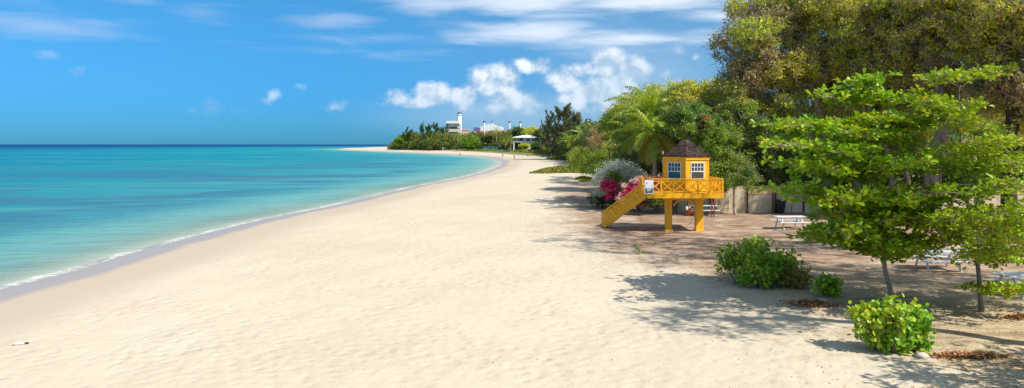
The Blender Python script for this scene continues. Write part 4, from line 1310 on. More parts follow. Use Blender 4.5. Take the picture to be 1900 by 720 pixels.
# ================================================================== lifeguard hut
O = Vector((10.43, 44.2, gz(10.43, 44.2)))
hut = empty('lifeguard_hut', O, 'orange timber lifeguard hut on two legs with a brown shingle roof and side stairs', 'lifeguard hut')
OR = M['orange']
x0, x1, y0, y1 = -2.45, 1.97, -1.6, 1.5
for cx_ in (-1.02, .82):
    w = .37 if cx_ < 0 else .44
    m_ = MB().box((cx_, -.4, .86), (w, .42, 2.0)).box((cx_, -.4, 1.945), (w + .16, .60, .19))
    m_.box((cx_, -.4, .02), (w + .08, .5, .12))
    m_.build('leg', OR, hut, bevel=.012)
mb = MB().box((-.1, -.4, 1.94), (1.22, .22, .2))
for sx_ in (-1, 1):
    mb.bar((-.1 + sx_ * .62, -.4, 1.5), (-.1 + sx_ * .30, -.4, 1.86), .1, .1)
mb.build('beam', OR, hut, bevel=.01)
mb = MB()
mb.box(((x0 + x1) / 2, y0, 2.16), (x1 - x0, .06, .25)); mb.box(((x0 + x1) / 2, y1, 2.16), (x1 - x0, .06, .25))
mb.box((x0 + .03, (y0 + y1) / 2, 2.16), (.06, y1 - y0 - .07, .246)); mb.box((x1 - .03, (y0 + y1) / 2, 2.16), (.06, y1 - y0 - .07, .246))
for k in range(7):
    mb.box((x0 + .4 + k * .6, (y0 + y1) / 2, 2.13), (.06, y1 - y0 - .1, .16))
for k in range(22):
    mb.box(((x0 + x1) / 2, y0 + .075 + k * .141, 2.30), (x1 - x0 - .02, .128, .035))
mb.build('deck', OR, hut)


def rail_run(a, b, bays, name='railing', z0=2.32, h=.82):
    a = Vector(a); b = Vector(b); mb = MB()
    for k in range(bays + 1):
        p = a.lerp(b, k / bays); mb.box((p.x, p.y, z0 + h / 2), (.085, .085, h))
    up = Vector((0, 0, 1))
    mb.bar(a + up * (z0 + h + .02), b + up * (z0 + h + .02), .13, .045)
    mb.bar(a + up * (z0 + h - .10), b + up * (z0 + h - .10), .045, .07)
    mb.bar(a + up * (z0 + .10), b + up * (z0 + .10), .045, .07)
    for k in range(bays):
        p = a.lerp(b, k / bays); q = a.lerp(b, (k + 1) / bays); d = (q - p).normalized() * .04
        mb.bar(p + d + up * (z0 + .13), q - d + up * (z0 + h - .13), .03, .062)
        mb.bar(p + d + up * (z0 + h - .13), q - d + up * (z0 + .13), .024, .062)
    return mb.build(name, OR, hut)


rail_run((x0 + .05, y0 + .06, 0), (x1 - .05, y0 + .06, 0), 6)
rail_run((x1 - .05, y0 + .16, 0), (x1 - .05, y1 - .15, 0), 4)
rail_run((x0 + .05, y1 - .06, 0), (x1 - .05, y1 - .06, 0), 6)
rail_run((x0 + .05, .45, 0), (x0 + .05, y1 - .15, 0), 1)

# cabin: six-sided, one corner to the beach
CC = Vector((.2, .33, 0)); RC = 1.49
va = [R(-103 + 60 * k) for k in range(6)]
vx = [CC + Vector((math.cos(a) * RC, math.sin(a) * RC, 0)) for a in va]
zb, zt = 2.32, 4.42
walls = MB(); panes = []
for k in range(6):
    a, b = vx[k], vx[(k + 1) % 6]
    e = (b - a); L = e.length; e.normalize(); nrm_ = Vector((e.y, -e.x, 0))
    Mx = Matrix((e, nrm_, Vector((0, 0, 1)))).transposed()
    mid = (a + b) / 2
    ww, wz0, wz1, th = .92, 3.12, 4.12, .07
    def wb(s0, s1, z0_, z1_, t_=th, off=0.0):
        walls.box(mid + e * ((s0 + s1) / 2) + nrm_ * off + Vector((0, 0, (z0_ + z1_) / 2)), (s1 - s0, t_, z1_ - z0_), Mx)
    hl = L / 2 - .02
    wb(-hl, hl, zb, wz0); wb(-hl, hl, wz1, zt); wb(-hl, -ww / 2, wz0, wz1); wb(ww / 2, hl, wz0, wz1)
    # boards on the lower wall
    for q in range(5):
        wb(-hl + .04, hl - .04, zb + .04 + q * .155, zb + .185 + q * .155, .014, th / 2 + .005)
    # window
    fo = th / 2 + .012
    fr = MB()
    def fb_(s0, s1, z0_, z1_, t_=.05, off=fo):
        fr.box(mid + e * ((s0 + s1) / 2) + nrm_ * off + Vector((0, 0, (z0_ + z1_) / 2)), (s1 - s0, t_, z1_ - z0_), Mx)
    g = .05
    fb_(-ww / 2, ww / 2, wz0, wz0 + g); fb_(-ww / 2, ww / 2, wz1 - g, wz1)
    fb_(-ww / 2, -ww / 2 + g, wz0 + g, wz1 - g); fb_(ww / 2 - g, ww / 2, wz0 + g, wz1 - g)
    zm = wz0 + .46
    fb_(-ww / 2 + g, ww / 2 - g, zm - .025, zm + .025, .045)
    o_ = fr.build('window_frame', M['white'], hut)
    mu = MB(); fr = mu
    for q in (1, 2, 3):
        s_ = -ww / 2 + g + (ww - 2 * g) * q / 4; fb_(s_ - .013, s_ + .013, zm + .025, wz1 - g, .03)
    zc = (zm + wz1 - .025) / 2
    fb_(-ww / 2 + g, ww / 2 - g, zc - .013, zc + .013, .026)
    mu.build('glazing_bar', M['white'], o_)
    gl = MB(); fr = gl
    fb_(-ww / 2 + g, ww / 2 - g, wz0 + g, wz1 - g, .006, fo - .03)
    gl.build('pane', M['glass'], o_)
walls.build('cabin_wall', OR, hut)
for k in range(6):
    p = CC + (vx[k] - CC) * 1.012
    MB().tube([p + Vector((0, 0, zb)), p + Vector((0, 0, zt))], .055, 8).build('corner_post', OR, hut)
mb = MB()
poly = [(CC.x + math.cos(a) * (RC - .1), CC.y + math.sin(a) * (RC - .1)) for a in va]
mb.prism(poly, zb - .001, zb + .03); mb.prism(poly, zt - .05, zt - .02)
mb.box((.2, .9, 2.75), (1.2, .35, .8))
mb.build('cabin_interior', simple_mat('dark timber inside', (.10, .055, .03), .8, .2), hut)
# eave board and roof
mb = MB()
for k in range(6):
    a = CC + (vx[k] - CC) * 1.055; b = CC + (vx[(k + 1) % 6] - CC) * 1.055
    mb.bar(a + Vector((0, 0, 4.37)), b + Vector((0, 0, 4.37)), .03, .20)
mb.build('eave_board', OR, hut)
prof = [(1.66, 4.45), (1.66, 4.50), (1.28, 4.72), (.93, 4.94), (.55, 5.20), (.26, 5.42), (.20, 5.47)]
vs = []; fs = []
for i, (r_, z_) in enumerate(prof):
    for a in va:
        vs.append((CC.x + math.cos(a) * r_, CC.y + math.sin(a) * r_, z_))
for i in range(len(prof) - 1):
    for k in range(6):
        fs.append((i * 6 + k, i * 6 + (k + 1) % 6, (i + 1) * 6 + (k + 1) % 6, (i + 1) * 6 + k))
fs.append(tuple(range(6))[::-1]); fs.append(tuple((len(prof) - 1) * 6 + k for k in range(6)))
mb = MB().add(vs, fs)
# shingle butts: overlapping tabs on each face
for k in range(6):
    for row in range(11):
        u = row / 11
        r_ = 1.645 - 1.36 * u; z_ = np.interp(r_, [p[0] for p in prof[1:]][::-1], [p[1] for p in prof[1:]][::-1])
        r2 = r_ - .17; z2 = np.interp(r2, [p[0] for p in prof[1:]][::-1], [p[1] for p in prof[1:]][::-1])
        A = CC + Vector((math.cos(va[k]) * r_, math.sin(va[k]) * r_, z_)); Bq = CC + Vector((math.cos(va[(k + 1) % 6]) * r_, math.sin(va[(k + 1) % 6]) * r_, z_))
        A2 = CC + Vector((math.cos(va[k]) * r2, math.sin(va[k]) * r2, z2)); B2 = CC + Vector((math.cos(va[(k + 1) % 6]) * r2, math.sin(va[(k + 1) % 6]) * r2, z2))
        nt = max(1, int(r_ / .17))
        nn = ((Bq - A).cross(A2 - A)).normalized()
        if nn.z < 0: nn = -nn
        for q in range(nt):
            s0, s1 = (q + .04) / nt, (q + .96) / nt
            lift = .018 + random.random() * .022
            p = [A.lerp(Bq, s0) + nn * lift, A.lerp(Bq, s1) + nn * lift, A2.lerp(B2, s1) + nn * .006, A2.lerp(B2, s0) + nn * .006]
            bs = [v - nn * .02 for v in p[:2]]
            mb.add(p + bs, [(0, 1, 2, 3), (0, 4, 5, 1)])
mb.build('roof', M['shingle'], hut)
MB().tube([(-1.24, .1, 3.98), (-1.24, .1, 4.78)], [.035, .03], 8).build('pipe', M['steel'], hut)

# stairs
S0 = Vector((x0, -.95, 0)); S1 = Vector((-4.70, 1.05, 0)); far_ = Vector((0, 1.05, 0))
ztop = 2.26


def sp(t_, z_, f_=0.0):
    p = S0.lerp(S1, t_); return Vector((p.x, p.y, z_)) + far_ * f_


st = MB()
N = 12
for k in range(N):
    t0, t1 = k / N, (k + 1.15) / N
    z_ = ztop * (1 - (k + 1) / (N)) + .10
    a, b, c, d = sp(t0, z_, .03), sp(t1, z_, .03), sp(t1, z_, .97), sp(t0, z_, .97)
    st.add([a, b, c, d] + [v - Vector((0, 0, .045)) for v in (a, b, c, d)], [(0, 1, 2, 3), (7, 6, 5, 4), (0, 4, 5, 1), (1, 5, 6, 2), (2, 6, 7, 3), (3, 7, 4, 0)])
st.build('stair_tread', OR, hut)
for f_ in (0.0, 1.0):
    n_ = Vector((.03, .035, 0))
    def slab(mb_, quad):
        q0 = [v - n_ for v in quad]; q1 = [v + n_ for v in quad]
        mb_.add(q0 + q1, [(0, 1, 2, 3), (7, 6, 5, 4), (0, 4, 5, 1), (1, 5, 6, 2), (2, 6, 7, 3), (3, 7, 4, 0)])
    sg = MB()
    slab(sg, [sp(0, ztop - .27, f_), sp(0, ztop + .05, f_), sp(1, .30, f_), sp(1, -.08, f_)])
    sg.build('stringer', OR, hut)
    pr = MB()
    H = .70
    def zt_(t_, h_): return (ztop + .05) * (1 - t_) + .30 * t_ + h_ * 1.0
    def strip(t0, h0, t1, h1, w_):
        a = sp(t0, zt_(t0, h0), f_); b = sp(t1, zt_(t1, h1), f_)
        pr.bar(a, b, .034, w_)
    strip(0, H - .18, 1, H - .18 + .02, .10)
    strip(0, .09, 1, .09, .08)
    nb = 7
    for q in range(nb + 1):
        t_ = q / nb; a = sp(t_, zt_(t_, -.05), f_); b = sp(t_, zt_(t_, H - .18), f_); pr.bar(a, b, .05, .07, up=(1, 0, 0))
    for q in range(nb):
        strip(q / nb, .12, (q + 1) / nb, H - .28, .075)
        pr.bar(sp(q / nb, zt_(q / nb, H - .32), f_) + n_ * .3, sp((q + 1) / nb, zt_((q + 1) / nb, .12), f_) + n_ * .3, .03, .075)
    pr.build('handrail', OR, hut)

# notice board on the corner of the railing
sgn = MB().box((-2.43, -1.70, 2.70), (.52, .03, .80)).build('notice_board', simple_mat('white board', (.78, .78, .80), .4, .4, .03), hut)
red = simple_mat('red print', (.5, .04, .05), .5, .3, .05); blk = simple_mat('dark print', (.03, .03, .04), .5, .3, .05)
lg = simple_mat('grey print', (.45, .46, .52), .5, .3, .05); grn = simple_mat('green print', (.10, .16, .05), .5, .3, .1)
MB().box((-2.585, -1.717, 2.925), (.045, .004, .09)).box((-2.50, -1.717, 2.925), (.03, .004, .07)).build('red_mark', red, sgn)
MB().box((-2.43, -1.717, 2.49), (.44, .004, .28)).build('picture_ground', blk, sgn)
MB().box((-2.43, -1.7205, 2.585), (.31, .003, .075)).add([(-2.60, -1.7205, 2.44), (-2.26, -1.7205, 2.44), (-2.33, -1.7205, 2.545), (-2.53, -1.7205, 2.545)], [(0, 1, 2, 3)]).build('picture_light_shape', lg, sgn)
MB().add([(-2.57, -1.7235, 2.385), (-2.29, -1.7235, 2.37), (-2.31, -1.7235, 2.50), (-2.42, -1.7235, 2.475), (-2.50, -1.7235, 2.43)], [(0, 1, 2, 3, 4)]).build('picture_green_shape', grn, sgn)
# loose rope from the beam to the sand
tag(MB().tube([(O.x - .15, O.y - .5, O.z + .0), (O.x + .4, O.y - .2, O.z + .5), (O.x + .9, O.y + .3, O.z + 1.1), (O.x + 1.3, O.y + .4, O.z + 2.04)], .012, 5)
    .build('rope', M['bark_pale'], None), 'thin pale rope slanting to the sand between the hut legs', 'rope')

# ================================================================== picnic tables
def table_proto(loc, rz, label):
    r = empty('picnic_table', loc, label, 'picnic table', 'white picnic tables under the trees', rz)
    mt = M['white']
    mb = MB()
    for k in range(5): mb.box((0, -.30 + k * .15, .74), (1.85, .138, .04))
    mb.build('table_top', mt, r)
    for s in (-1, 1):
        mb = MB()
        for k in range(2): mb.box((0, s * (.62 + k * .145), .44), (1.85, .135, .04))
        mb.build('seat', mt, r)
    for s in (-1, 1):
        mb = MB()
        mb.bar((s * .62, -.22, .72), (s * .62, -.62, 0), .05, .10, up=(0, 1, 0)); mb.bar((s * .62, .22, .72), (s * .62, .62, 0), .05, .10, up=(0, 1, 0))
        mb.box((s * .575, 0, .395), (.04, 1.5, .09)); mb.box((s * .575, 0, .69), (.04, .66, .07))
        mb.build('leg_frame', mt, r)
    return r


def copy_thing(root, loc, rz, label):
    r = root.copy(); col.objects.link(r); r.location = loc; r.rotation_euler = (0, 0, rz); r['label'] = label
    for ch in root.children:
        c = ch.copy(); c.parent = r; col.objects.link(c)
    return r


g1 = G3(1465, 424)
tb = table_proto(tuple(g1), R(4), 'white picnic table between the hut and the sea almond, nearest the concrete wall posts')
for px, py, rz, lab in [(1740, 500, -6, 'white picnic table seen under the leaves between the two sea almond trunks'),
                        (1900, 549, 8, 'bluish white picnic table cut by the right edge, beyond the thin dark trunk'),
                        (1532, 452, 3, 'white picnic table mostly hidden behind the lowest leaves of the sea almond'),
                        (1306, 400, 5, 'white picnic table seen past the hut legs, close to the wall')]:
    g_ = G3(px, py); copy_thing(tb, tuple(g_), R(rz), lab)

# ================================================================== boundary wall
wy = 55.5
wx0, wx1 = P(1258, 0, wy)[0], P(2250, 0, wy)[0]
wall = empty('boundary_wall', (wx0, wy, .66), 'long weathered concrete wall with dark posts behind the picnic tables', 'wall')
pxs = [1258, 1322, 1386, 1438, 1490, 1545, 1600, 1655, 1710, 1765, 1820, 1875, 1930, 2000, 2070, 2140, 2250]
for i in range(len(pxs) - 1):
    xa, xb = P(pxs[i], 0, wy)[0], P(pxs[i + 1], 0, wy)[0]
    if pxs[i] < 1386:
        MB().box(((xa + xb) / 2, wy, 1.68), (xb - xa - .01, .14, 2.1)).build('panel', M['concrete'], wall, local=False)
    else:
        MB().box(((xa + xb) / 2, wy, 1.36), (xb - xa - .01, .12, 1.46)).build('panel', M['concrete'], wall, local=False)
        MB().box(((xa + xb) / 2, wy, 2.40), (xb - xa - .004, .20, .60)).build('coping_band', M['band'], wall, local=False)
for i, px in enumerate(pxs[1:-1]):
    xa = P(px, 0, wy)[0]
    mb = MB().box((xa, wy - .14, 1.55), (.09, .09, 1.86))
    if i % 2 == 0: mb.box((xa - .2, wy - .13, 1.55), (.06, .07, 1.8))
    mb.build('post', M['post'], wall, local=False)
# low pale kerb of the planting bed
ka, kb = G3(1186, 390), G3(1242, 390)
tag(MB().box(((ka[0] + kb[0]) / 2, ka[1], .76), (kb[0] - ka[0], .22, .26)).build('planting_kerb', simple_mat('pale kerb', (.55, .50, .40), .85, .2, .2), None, bevel=.02),
    'low pale concrete kerb edging the red flower bed behind the stairs', 'kerb')
# red-brown twin post by the left end of the wall
g_ = G3(1323, 403)
mb = MB().box((g_[0] - .09, g_[1], g_[2] + .62), (.07, .07, 1.5)).box((g_[0] + .09, g_[1], g_[2] + .62), (.07, .07, 1.5)).box((g_[0], g_[1], g_[2] + 1.0), (.12, .05, .08))
tag(mb.build('twin_post', simple_mat('red brown posts', (.22, .06, .04), .7, .3), None), 'pair of red-brown posts beside the table under the right end of the deck', 'posts')
# dark wheelie bin by the wall
g_ = G3(1448, 396)
rb = empty('rubbish_bin', g_, 'dark rubbish bin leaning against the concrete wall left of the sea almond', 'bin')
mb = MB()
vs = []
for z_, hw in ((.06, .22), (.95, .30)):
    vs += [(-hw, -hw, z_), (hw, -hw, z_), (hw, hw, z_), (-hw, hw, z_)]
mb.add(vs, [(3, 2, 1, 0), (4, 5, 6, 7), (0, 1, 5, 4), (1, 2, 6, 5), (2, 3, 7, 6), (3, 0, 4, 7)])
mb.build('body', M['black'], rb, bevel=.02)
MB().box((0, 0, .98), (.66, .66, .05)).bar((-.28, .36, 1.0), (.28, .36, 1.0), .04, .04).build('lid', M['black'], rb, bevel=.015)
for s in (-1, 1): MB().tube([(s * .25, .24, .1), (s * .31, .24, .1)], .1, 12).build('wheel', M['black'], rb)

# white building glimpsed beyond the wall
gb = P(1447, 0, 84); hb = empty('garden_building', (gb[0], 84, .7), 'small whitish building glimpsed through the leaves beyond the wall', 'building')
MB().box((0, 0, 2.3), (7, 5, 4.6)).build('wall', simple_mat('whitish render', (.6, .6, .58), .8, .2, .08), hb)
MB().box((0, 0, 4.7), (7.8, 5.8, .2)).build('roof', simple_mat('pale roof', (.55, .56, .56), .6, .3, .08), hb)
mb = MB()
for k in (-2, 0, 2): mb.box((k, -2.51, 2.8), (1.0, .04, 1.2))
mb.build('window', M['black'], hb)


# ================================================================== people
def skin_fig(name, verts, edges, radii, mat, parent, root_i=0, sub=2):
    me = bpy.data.meshes.new(name + '_skeleton'); me.from_pydata([tuple(v) for v in verts], edges, []); me.update()
    o = bpy.data.objects.new(name, me); col.objects.link(o)
    md = o.modifiers.new('skin', 'SKIN'); s = o.modifiers.new('sub', 'SUBSURF'); s.levels = sub; s.render_levels = sub
    for i, r_ in enumerate(radii):
        v = me.skin_vertices[0].data[i]; v.radius = r_ if isinstance(r_, tuple) else (r_, r_)
        v.use_root = (i == root_i)
    dg = bpy.context.evaluated_depsgraph_get()
    m2 = bpy.data.meshes.new_from_object(o.evaluated_get(dg)); m2.name = name
    bpy.data.objects.remove(o)
    m2.materials.clear()
    return link_mesh(name, m2, mat, parent, smooth=True)


SK = {'pelvis': (0, 0, .95), 'waist': (0, 0, 1.10), 'chest': (0, .0, 1.32), 'neck': (0, 0, 1.48), 'head': (0, -.01, 1.60), 'crown': (0, 0, 1.70),
      'sl': (-.18, 0, 1.42), 'el': (-.24, .02, 1.14), 'wl': (-.25, -.05, .90), 'hl': (-.25, -.08, .81),
      'sr': (.18, 0, 1.42), 'er': (.24, .02, 1.14), 'wr': (.25, -.05, .90), 'hr': (.25, -.08, .81),
      'pl': (-.09, 0, .90), 'kl': (-.10, -.03, .50), 'al': (-.10, .03, .09), 'tl': (-.10, -.14, .04),
      'pr': (.09, 0, .90), 'kr': (.10, -.03, .50), 'ar': (.10, .03, .09), 'tr': (.10, -.14, .04)}
RAD = {'pelvis': (.15, .11), 'waist': (.13, .09), 'chest': (.155, .10), 'neck': .055, 'head': (.085, .10), 'crown': .06, 'sl': .06, 'el': .042, 'wl': .03, 'hl': .035,
       'sr': .06, 'er': .042, 'wr': .03, 'hr': .035, 'pl': .095, 'kl': .06, 'al': .042, 'tl': .035, 'pr': .095, 'kr': .06, 'ar': .042, 'tr': .035}
ED = [('pelvis', 'waist'), ('waist', 'chest'), ('chest', 'neck'), ('neck', 'head'), ('head', 'crown'), ('chest', 'sl'), ('sl', 'el'), ('el', 'wl'), ('wl', 'hl'),
      ('chest', 'sr'), ('sr', 'er'), ('er', 'wr'), ('wr', 'hr'), ('pelvis', 'pl'), ('pl', 'kl'), ('kl', 'al'), ('al', 'tl'), ('pelvis', 'pr'), ('pr', 'kr'), ('kr', 'ar'), ('ar', 'tr')]


def person(loc, rz, label, change, skinc, topc, legc, hairc=(.02, .015, .01), group=None):
    r = empty('person', loc, label, 'person', group, rz)
    K = dict(SK); K.update(change); names = list(K)
    vs = [K[k] for k in names]; ed = [(names.index(a), names.index(b)) for a, b in ED]
    skin_fig('body', vs, ed, [RAD[k] for k in names], simple_mat('skin', skinc, .6, .3, .05), r)

    def sub(nm, keys, mat, grow, s=1):
        e = [(keys.index(a), keys.index(b)) for a, b in ED if a in keys and b in keys]
        rr = [tuple(q + grow for q in RAD[k]) if isinstance(RAD[k], tuple) else RAD[k] + grow for k in keys]
        skin_fig(nm, [K[k] for k in keys], e, rr, mat, r)
    if topc: sub('shirt', ['waist', 'chest', 'sl', 'sr', 'el', 'er'], simple_mat('cloth', topc, .85, .1, .1), .014)
    if legc: sub('shorts', ['pelvis', 'pl', 'pr', 'kl', 'kr'], simple_mat('cloth', legc, .85, .1, .1), .014)
    h = Vector(K['head']); c = Vector(K['crown'])
    skin_fig('hair', [h + Vector((0, .035, .0)), (h + c) / 2 + Vector((0, .03, .02)), c + Vector((0, .01, .0))], [(0, 1), (1, 2)], [.085, .095, .07], simple_mat('hair', hairc, .7, .2, .05), r)
    return r


pp = 'people on the far beach'
person(tuple(G3(954, 296.3)), R(60), 'person in dark clothes walking along the wet sand at the bend of the bay', {'kl': (-.10, -.16, .52), 'al': (-.10, -.20, .10), 'tl': (-.10, -.36, .05), 'ar': (.10, .22, .12), 'tr': (.10, .08, .03), 'kr': (.10, .03, .5)}, (.12, .06, .04), (.05, .015, .012), (.03, .02, .02))
person(tuple(G3(933, 292.3)), R(180), 'person in a dark top standing on the wet sand left of the walker', {}, (.35, .2, .13), (.02, .03, .035), (.3, .27, .2))
person(tuple(G3(853, 289.6)), R(10), 'person standing at the water edge on the far left of the others', {}, (.2, .11, .07), (.03, .05, .08), (.02, .03, .05))
sit = {'pelvis': (0, 0, .14), 'waist': (0, .03, .30), 'chest': (0, .02, .52), 'neck': (0, -.0, .68), 'head': (0, -.02, .80), 'crown': (0, -.01, .90), 'sl': (-.18, .01, .62), 'el': (-.25, -.12, .40), 'wl': (-.16, -.32, .38), 'hl': (-.12, -.40, .38),
       'sr': (.18, .01, .62), 'er': (.25, -.12, .40), 'wr': (.16, -.32, .38), 'hr': (.12, -.40, .38), 'pl': (-.09, -.05, .13), 'kl': (-.13, -.42, .42), 'al': (-.12, -.70, .07), 'tl': (-.12, -.86, .05),
       'pr': (.09, -.05, .13), 'kr': (.13, -.42, .42), 'ar': (.12, -.70, .07), 'tr': (.12, -.86, .05)}
person(tuple(G3(980, 290)), R(-70), 'person sitting on the dry sand to the right of the walkers', sit, (.2, .1, .07), (.05, .03, .03), (.05, .05, .06))
g_ = G3(1277, 400)
person((g_[0], g_[1], g_[2]), R(30), 'seated person in white and orange seen between the hut legs near the wall', sit, (.25, .13, .08), (.75, .62, .55), (.75, .2, .05))

# ================================================================== buildings behind the far beach
def bcolor(n_, c, **k): return simple_mat(n_, c, .75, .2, .06, .3, .1, .02, **k)
WH = bcolor('bright white wall', (.78, .78, .76)); GW = bcolor('grey white wall', (.56, .56, .55)); PU = bcolor('violet grey side shade and rail', (.17, .14, .27))  # violet grey paints shade on building sides and colours the balcony rail
RB = bcolor('red brown roof', (.30, .10, .07)); BE = bcolor('beige wall', (.50, .42, .30)); DK = bcolor('dark window band', (.05, .07, .08)); CR = bcolor('cream concrete', (.62, .57, .45))


def wbox(px0, px1, py0, py1, d, depth, name, mat, root, gap=0.0):
    """a block whose front face spans the given extent at distance d (world-space mesh)"""
    a = P(px0, py1, d); b = P(px1, py0, d)
    return MB().box(((a[0] + b[0]) / 2, d + depth / 2 + gap, (a[2] + b[2]) / 2), (b[0] - a[0], depth, b[2] - a[2])).build(name, mat, root, local=False)


D = 800
pc = P(841, 0, D)
pw = empty('power_station', (pc[0], D, 2), 'pale grey tiered power station block beside the tall white chimney', 'building')
wbox(829, 850, 247, 276, D + 3, 14, 'lower_wall', GW, pw)
wbox(827, 855, 240.2, 247, D, 18, 'ledge', CR, pw)
wbox(832, 849.5, 229, 240.2, D + 2, 14, 'upper_wall', GW, pw)
wbox(828.3, 852.5, 224.4, 229, D - 1, 19, 'roof', WH, pw)
wbox(833, 848.5, 235.8, 239.2, D + 1.8, .4, 'window_band', DK, pw)
wbox(834, 850, 244.6, 246.6, D - .2, .4, 'window_band', DK, pw)
wbox(828, 832, 229, 241.5, D + 2, 12, 'painted_side_shade', PU, pw)  # violet block paints the shade on the left side
wbox(849.5, 854.2, 228, 276, D + 1.5, 10, 'stair_tower', GW, pw)
mb = MB()
for y_ in (232.5, 238): 
    a = P(851.6, y_, D + 1.4); mb.box((a[0], D + 1.4, a[2]), (.9, .3, 1.2))
mb.build('tower_window', DK, pw, local=False)
D2 = 815
c_ = P(852.5, 0, D2)
ch = empty('chimney', (c_[0], D2, 2), 'tall white chimney with a dark top behind the power station', 'chimney')
zt2 = P(0, 211.5, D2)[2]
mb = MB().tube([(c_[0], D2, 2), (c_[0], D2, zt2)], [2.5, 2.3], 24); mb.build('shaft', WH, ch, local=False, smooth=True)
MB().tube([(c_[0], D2, zt2 + .02), (c_[0], D2, zt2 + 1.6)], [2.35, 2.35], 24).tube([(c_[0], D2, zt2 - 1.4), (c_[0], D2, zt2 - .9)], [2.75, 2.75], 24).build('cap', DK, ch, local=False)
mb = MB()
for k in range(16):
    z_ = zt2 - 2.5 - k * 1.6; mb.box((c_[0] - 2.2, D2 - 1.6, z_), (1.3, 1.2, .35))
mb.build('ladder_platform', DK, ch, local=False)
low = empty('low_factory_building', (P(865, 0, 820)[0], 820, 2), 'low pinkish building just right of the chimney', 'building')
wbox(857, 871, 241, 262, 820, 12, 'wall', bcolor('pinkish wall', (.55, .38, .33)), low)
wbox(856.5, 871.5, 240, 241, 819.5, 13, 'roof', CR, low)
gr_ = empty('green_roof_shed', (P(877, 0, 820)[0], 820, 2), 'shed with a pale green roof between the chimney and the white factory', 'building')
wbox(872, 882, 246, 262, 820, 10, 'wall', CR, gr_); wbox(871.5, 882.5, 244.4, 246, 819.5, 11, 'roof', bcolor('pale green roof', (.42, .62, .50)), gr_)

D = 780
fa_ = empty('factory', (P(912, 0, D)[0], D, 2), 'white gabled factory with a red-brown lean-to roof in front', 'building')
pl = [P(x, y, D) for x, y in [(884, 262), (884, 237.5), (891, 235), (903, 231.6), (904, 230.2), (917, 230.2), (919, 232), (934, 236.5), (934, 262)]]
vs = [tuple(p) for p in pl] + [(p[0], D + 18, p[2]) for p in pl]; n_ = len(pl)
MB().add(vs, [tuple(range(n_)), tuple(range(n_, 2 * n_))[::-1]] + [(i, (i + 1) % n_, n_ + (i + 1) % n_, n_ + i) for i in range(n_)]).build('gable_wall', WH, fa_, local=False)
wbox(879, 891, 236.5, 243.4, D - 3, 2.6, 'painted_violet_shade', PU, fa_)  # violet slab stands for the factory's shaded left side
a, b = P(884, 248, D - 8), P(944, 248, D - 8); t1, t2 = P(884, 243.2, D - 3.3), P(944, 243.2, D - 3.3)
MB().add([tuple(a), tuple(b), tuple(t2), tuple(t1)] + [(q[0], q[1], q[2] - .3) for q in (a, b, t2, t1)], [(0, 1, 2, 3), (7, 6, 5, 4), (0, 4, 5, 1), (1, 5, 6, 2), (2, 6, 7, 3), (3, 7, 4, 0)]).build('lean_to_roof', RB, fa_, local=False)
wbox(886, 944, 248.3, 264, D - 7, 3.4, 'lean_to_wall', BE, fa_)
wbox(934.2, 946, 241, 264, D - 2, 8, 'annex', BE, fa_)
for i, (px, ty, wd, mt, lab) in enumerate([(898.5, 227, 3.2, GW, 'pale steel stack standing in front of the left half of the factory'), (913, 227, 1.5, GW, 'thin grey stack in front of the factory gable'),
                                       (945.6, 227.5, 2.6, GW, 'bluish stack standing free right of the factory'), (965.5, 228, 2.6, GW, 'stack whose dark top shows over the round tree')]):
    D3 = 770; p_ = P(px, ty, D3)
    s_ = empty('smoke_stack', (p_[0], D3, 2), lab, 'smoke stack', 'factory stacks')
    rr = wd / F * D3 / 2
    MB().tube([(p_[0], D3, 2), (p_[0], D3, p_[2])], rr, 14).build('shaft', mt, s_, local=False, smooth=True)
    MB().tube([(p_[0], D3, p_[2] - .1), (p_[0], D3, p_[2] + .5), (p_[0], D3, p_[2] + 1.2)], [rr * 1.1, rr * 1.8, rr * 1.7], 14).build('cap', DK, s_, local=False)

D = 430
bh = empty('beach_house', (P(975, 0, D)[0], D, 1.9), 'white beach house with a low flat hipped roof and dark balcony', 'house')
RW = bcolor('white roof', (.80, .80, .78))
a = [P(951, 254.6, D - 2), P(1003, 254.6, D - 2)]; zr = a[0][2]; zp = P(0, 251.0, D + 5)[2]
xa, xb = a[0][0], a[1][0]
v = [(xa, D - 2, zr), (xb, D - 2, zr), (xb, D + 13, zr), (xa, D + 13, zr), (xa + 6, D + 5, zp), (xb - 6, D + 5, zp)]
v += [(q[0], q[1], q[2] - .35) for q in v[:4]]
MB().add(v, [(0, 1, 5, 4), (1, 2, 5), (2, 3, 4, 5), (3, 0, 4), (0, 6, 7, 1), (1, 7, 8, 2), (2, 8, 9, 3), (3, 9, 6, 0), (6, 9, 8, 7)]).build('roof', RW, bh, local=False)
wbox(971, 1000, 255.8, 284, D, 10, 'wall', WH, bh)
wbox(954, 970.8, 255.8, 262.6, D + 2.5, 8, 'upper_room', DK, bh)
wbox(952.5, 970.8, 260.6, 262.8, D - .8, .25, 'balcony_rail', PU, bh)
wbox(952, 970.8, 262.8, 263.8, D - 1, 11, 'balcony_floor', WH, bh)
wbox(955, 970.8, 263.9, 284, D + 3, 7, 'lower_room', DK, bh)
wbox(952.6, 954.6, 263.9, 284, D - .8, .7, 'column', WH, bh)
wbox(970, 971, 255.8, 262.7, D - .5, .5, 'column', WH, bh)
wbox(957, 966, 256.2, 259.8, D + 2.3, .15, 'window', bcolor('pale curtain', (.5, .5, .5)), bh)
wbox(977, 983, 257.6, 261.6, D - .1, .15, 'window', DK, bh)
wbox(988, 994, 257.6, 261.6, D - .1, .15, 'window', DK, bh)
wbox(975, 980, 250.0, 252, D + 4, 1.6, 'roof_light', RW, bh)
wbox(1003.4, 1011, 255.4, 258, D + 4, 7, 'side_roof', RW, bh)
D = 515
vh = empty('white_villa', (P(912, 0, D)[0], D, 1.9), 'low white villa half hidden by palms left of the beach house', 'house')
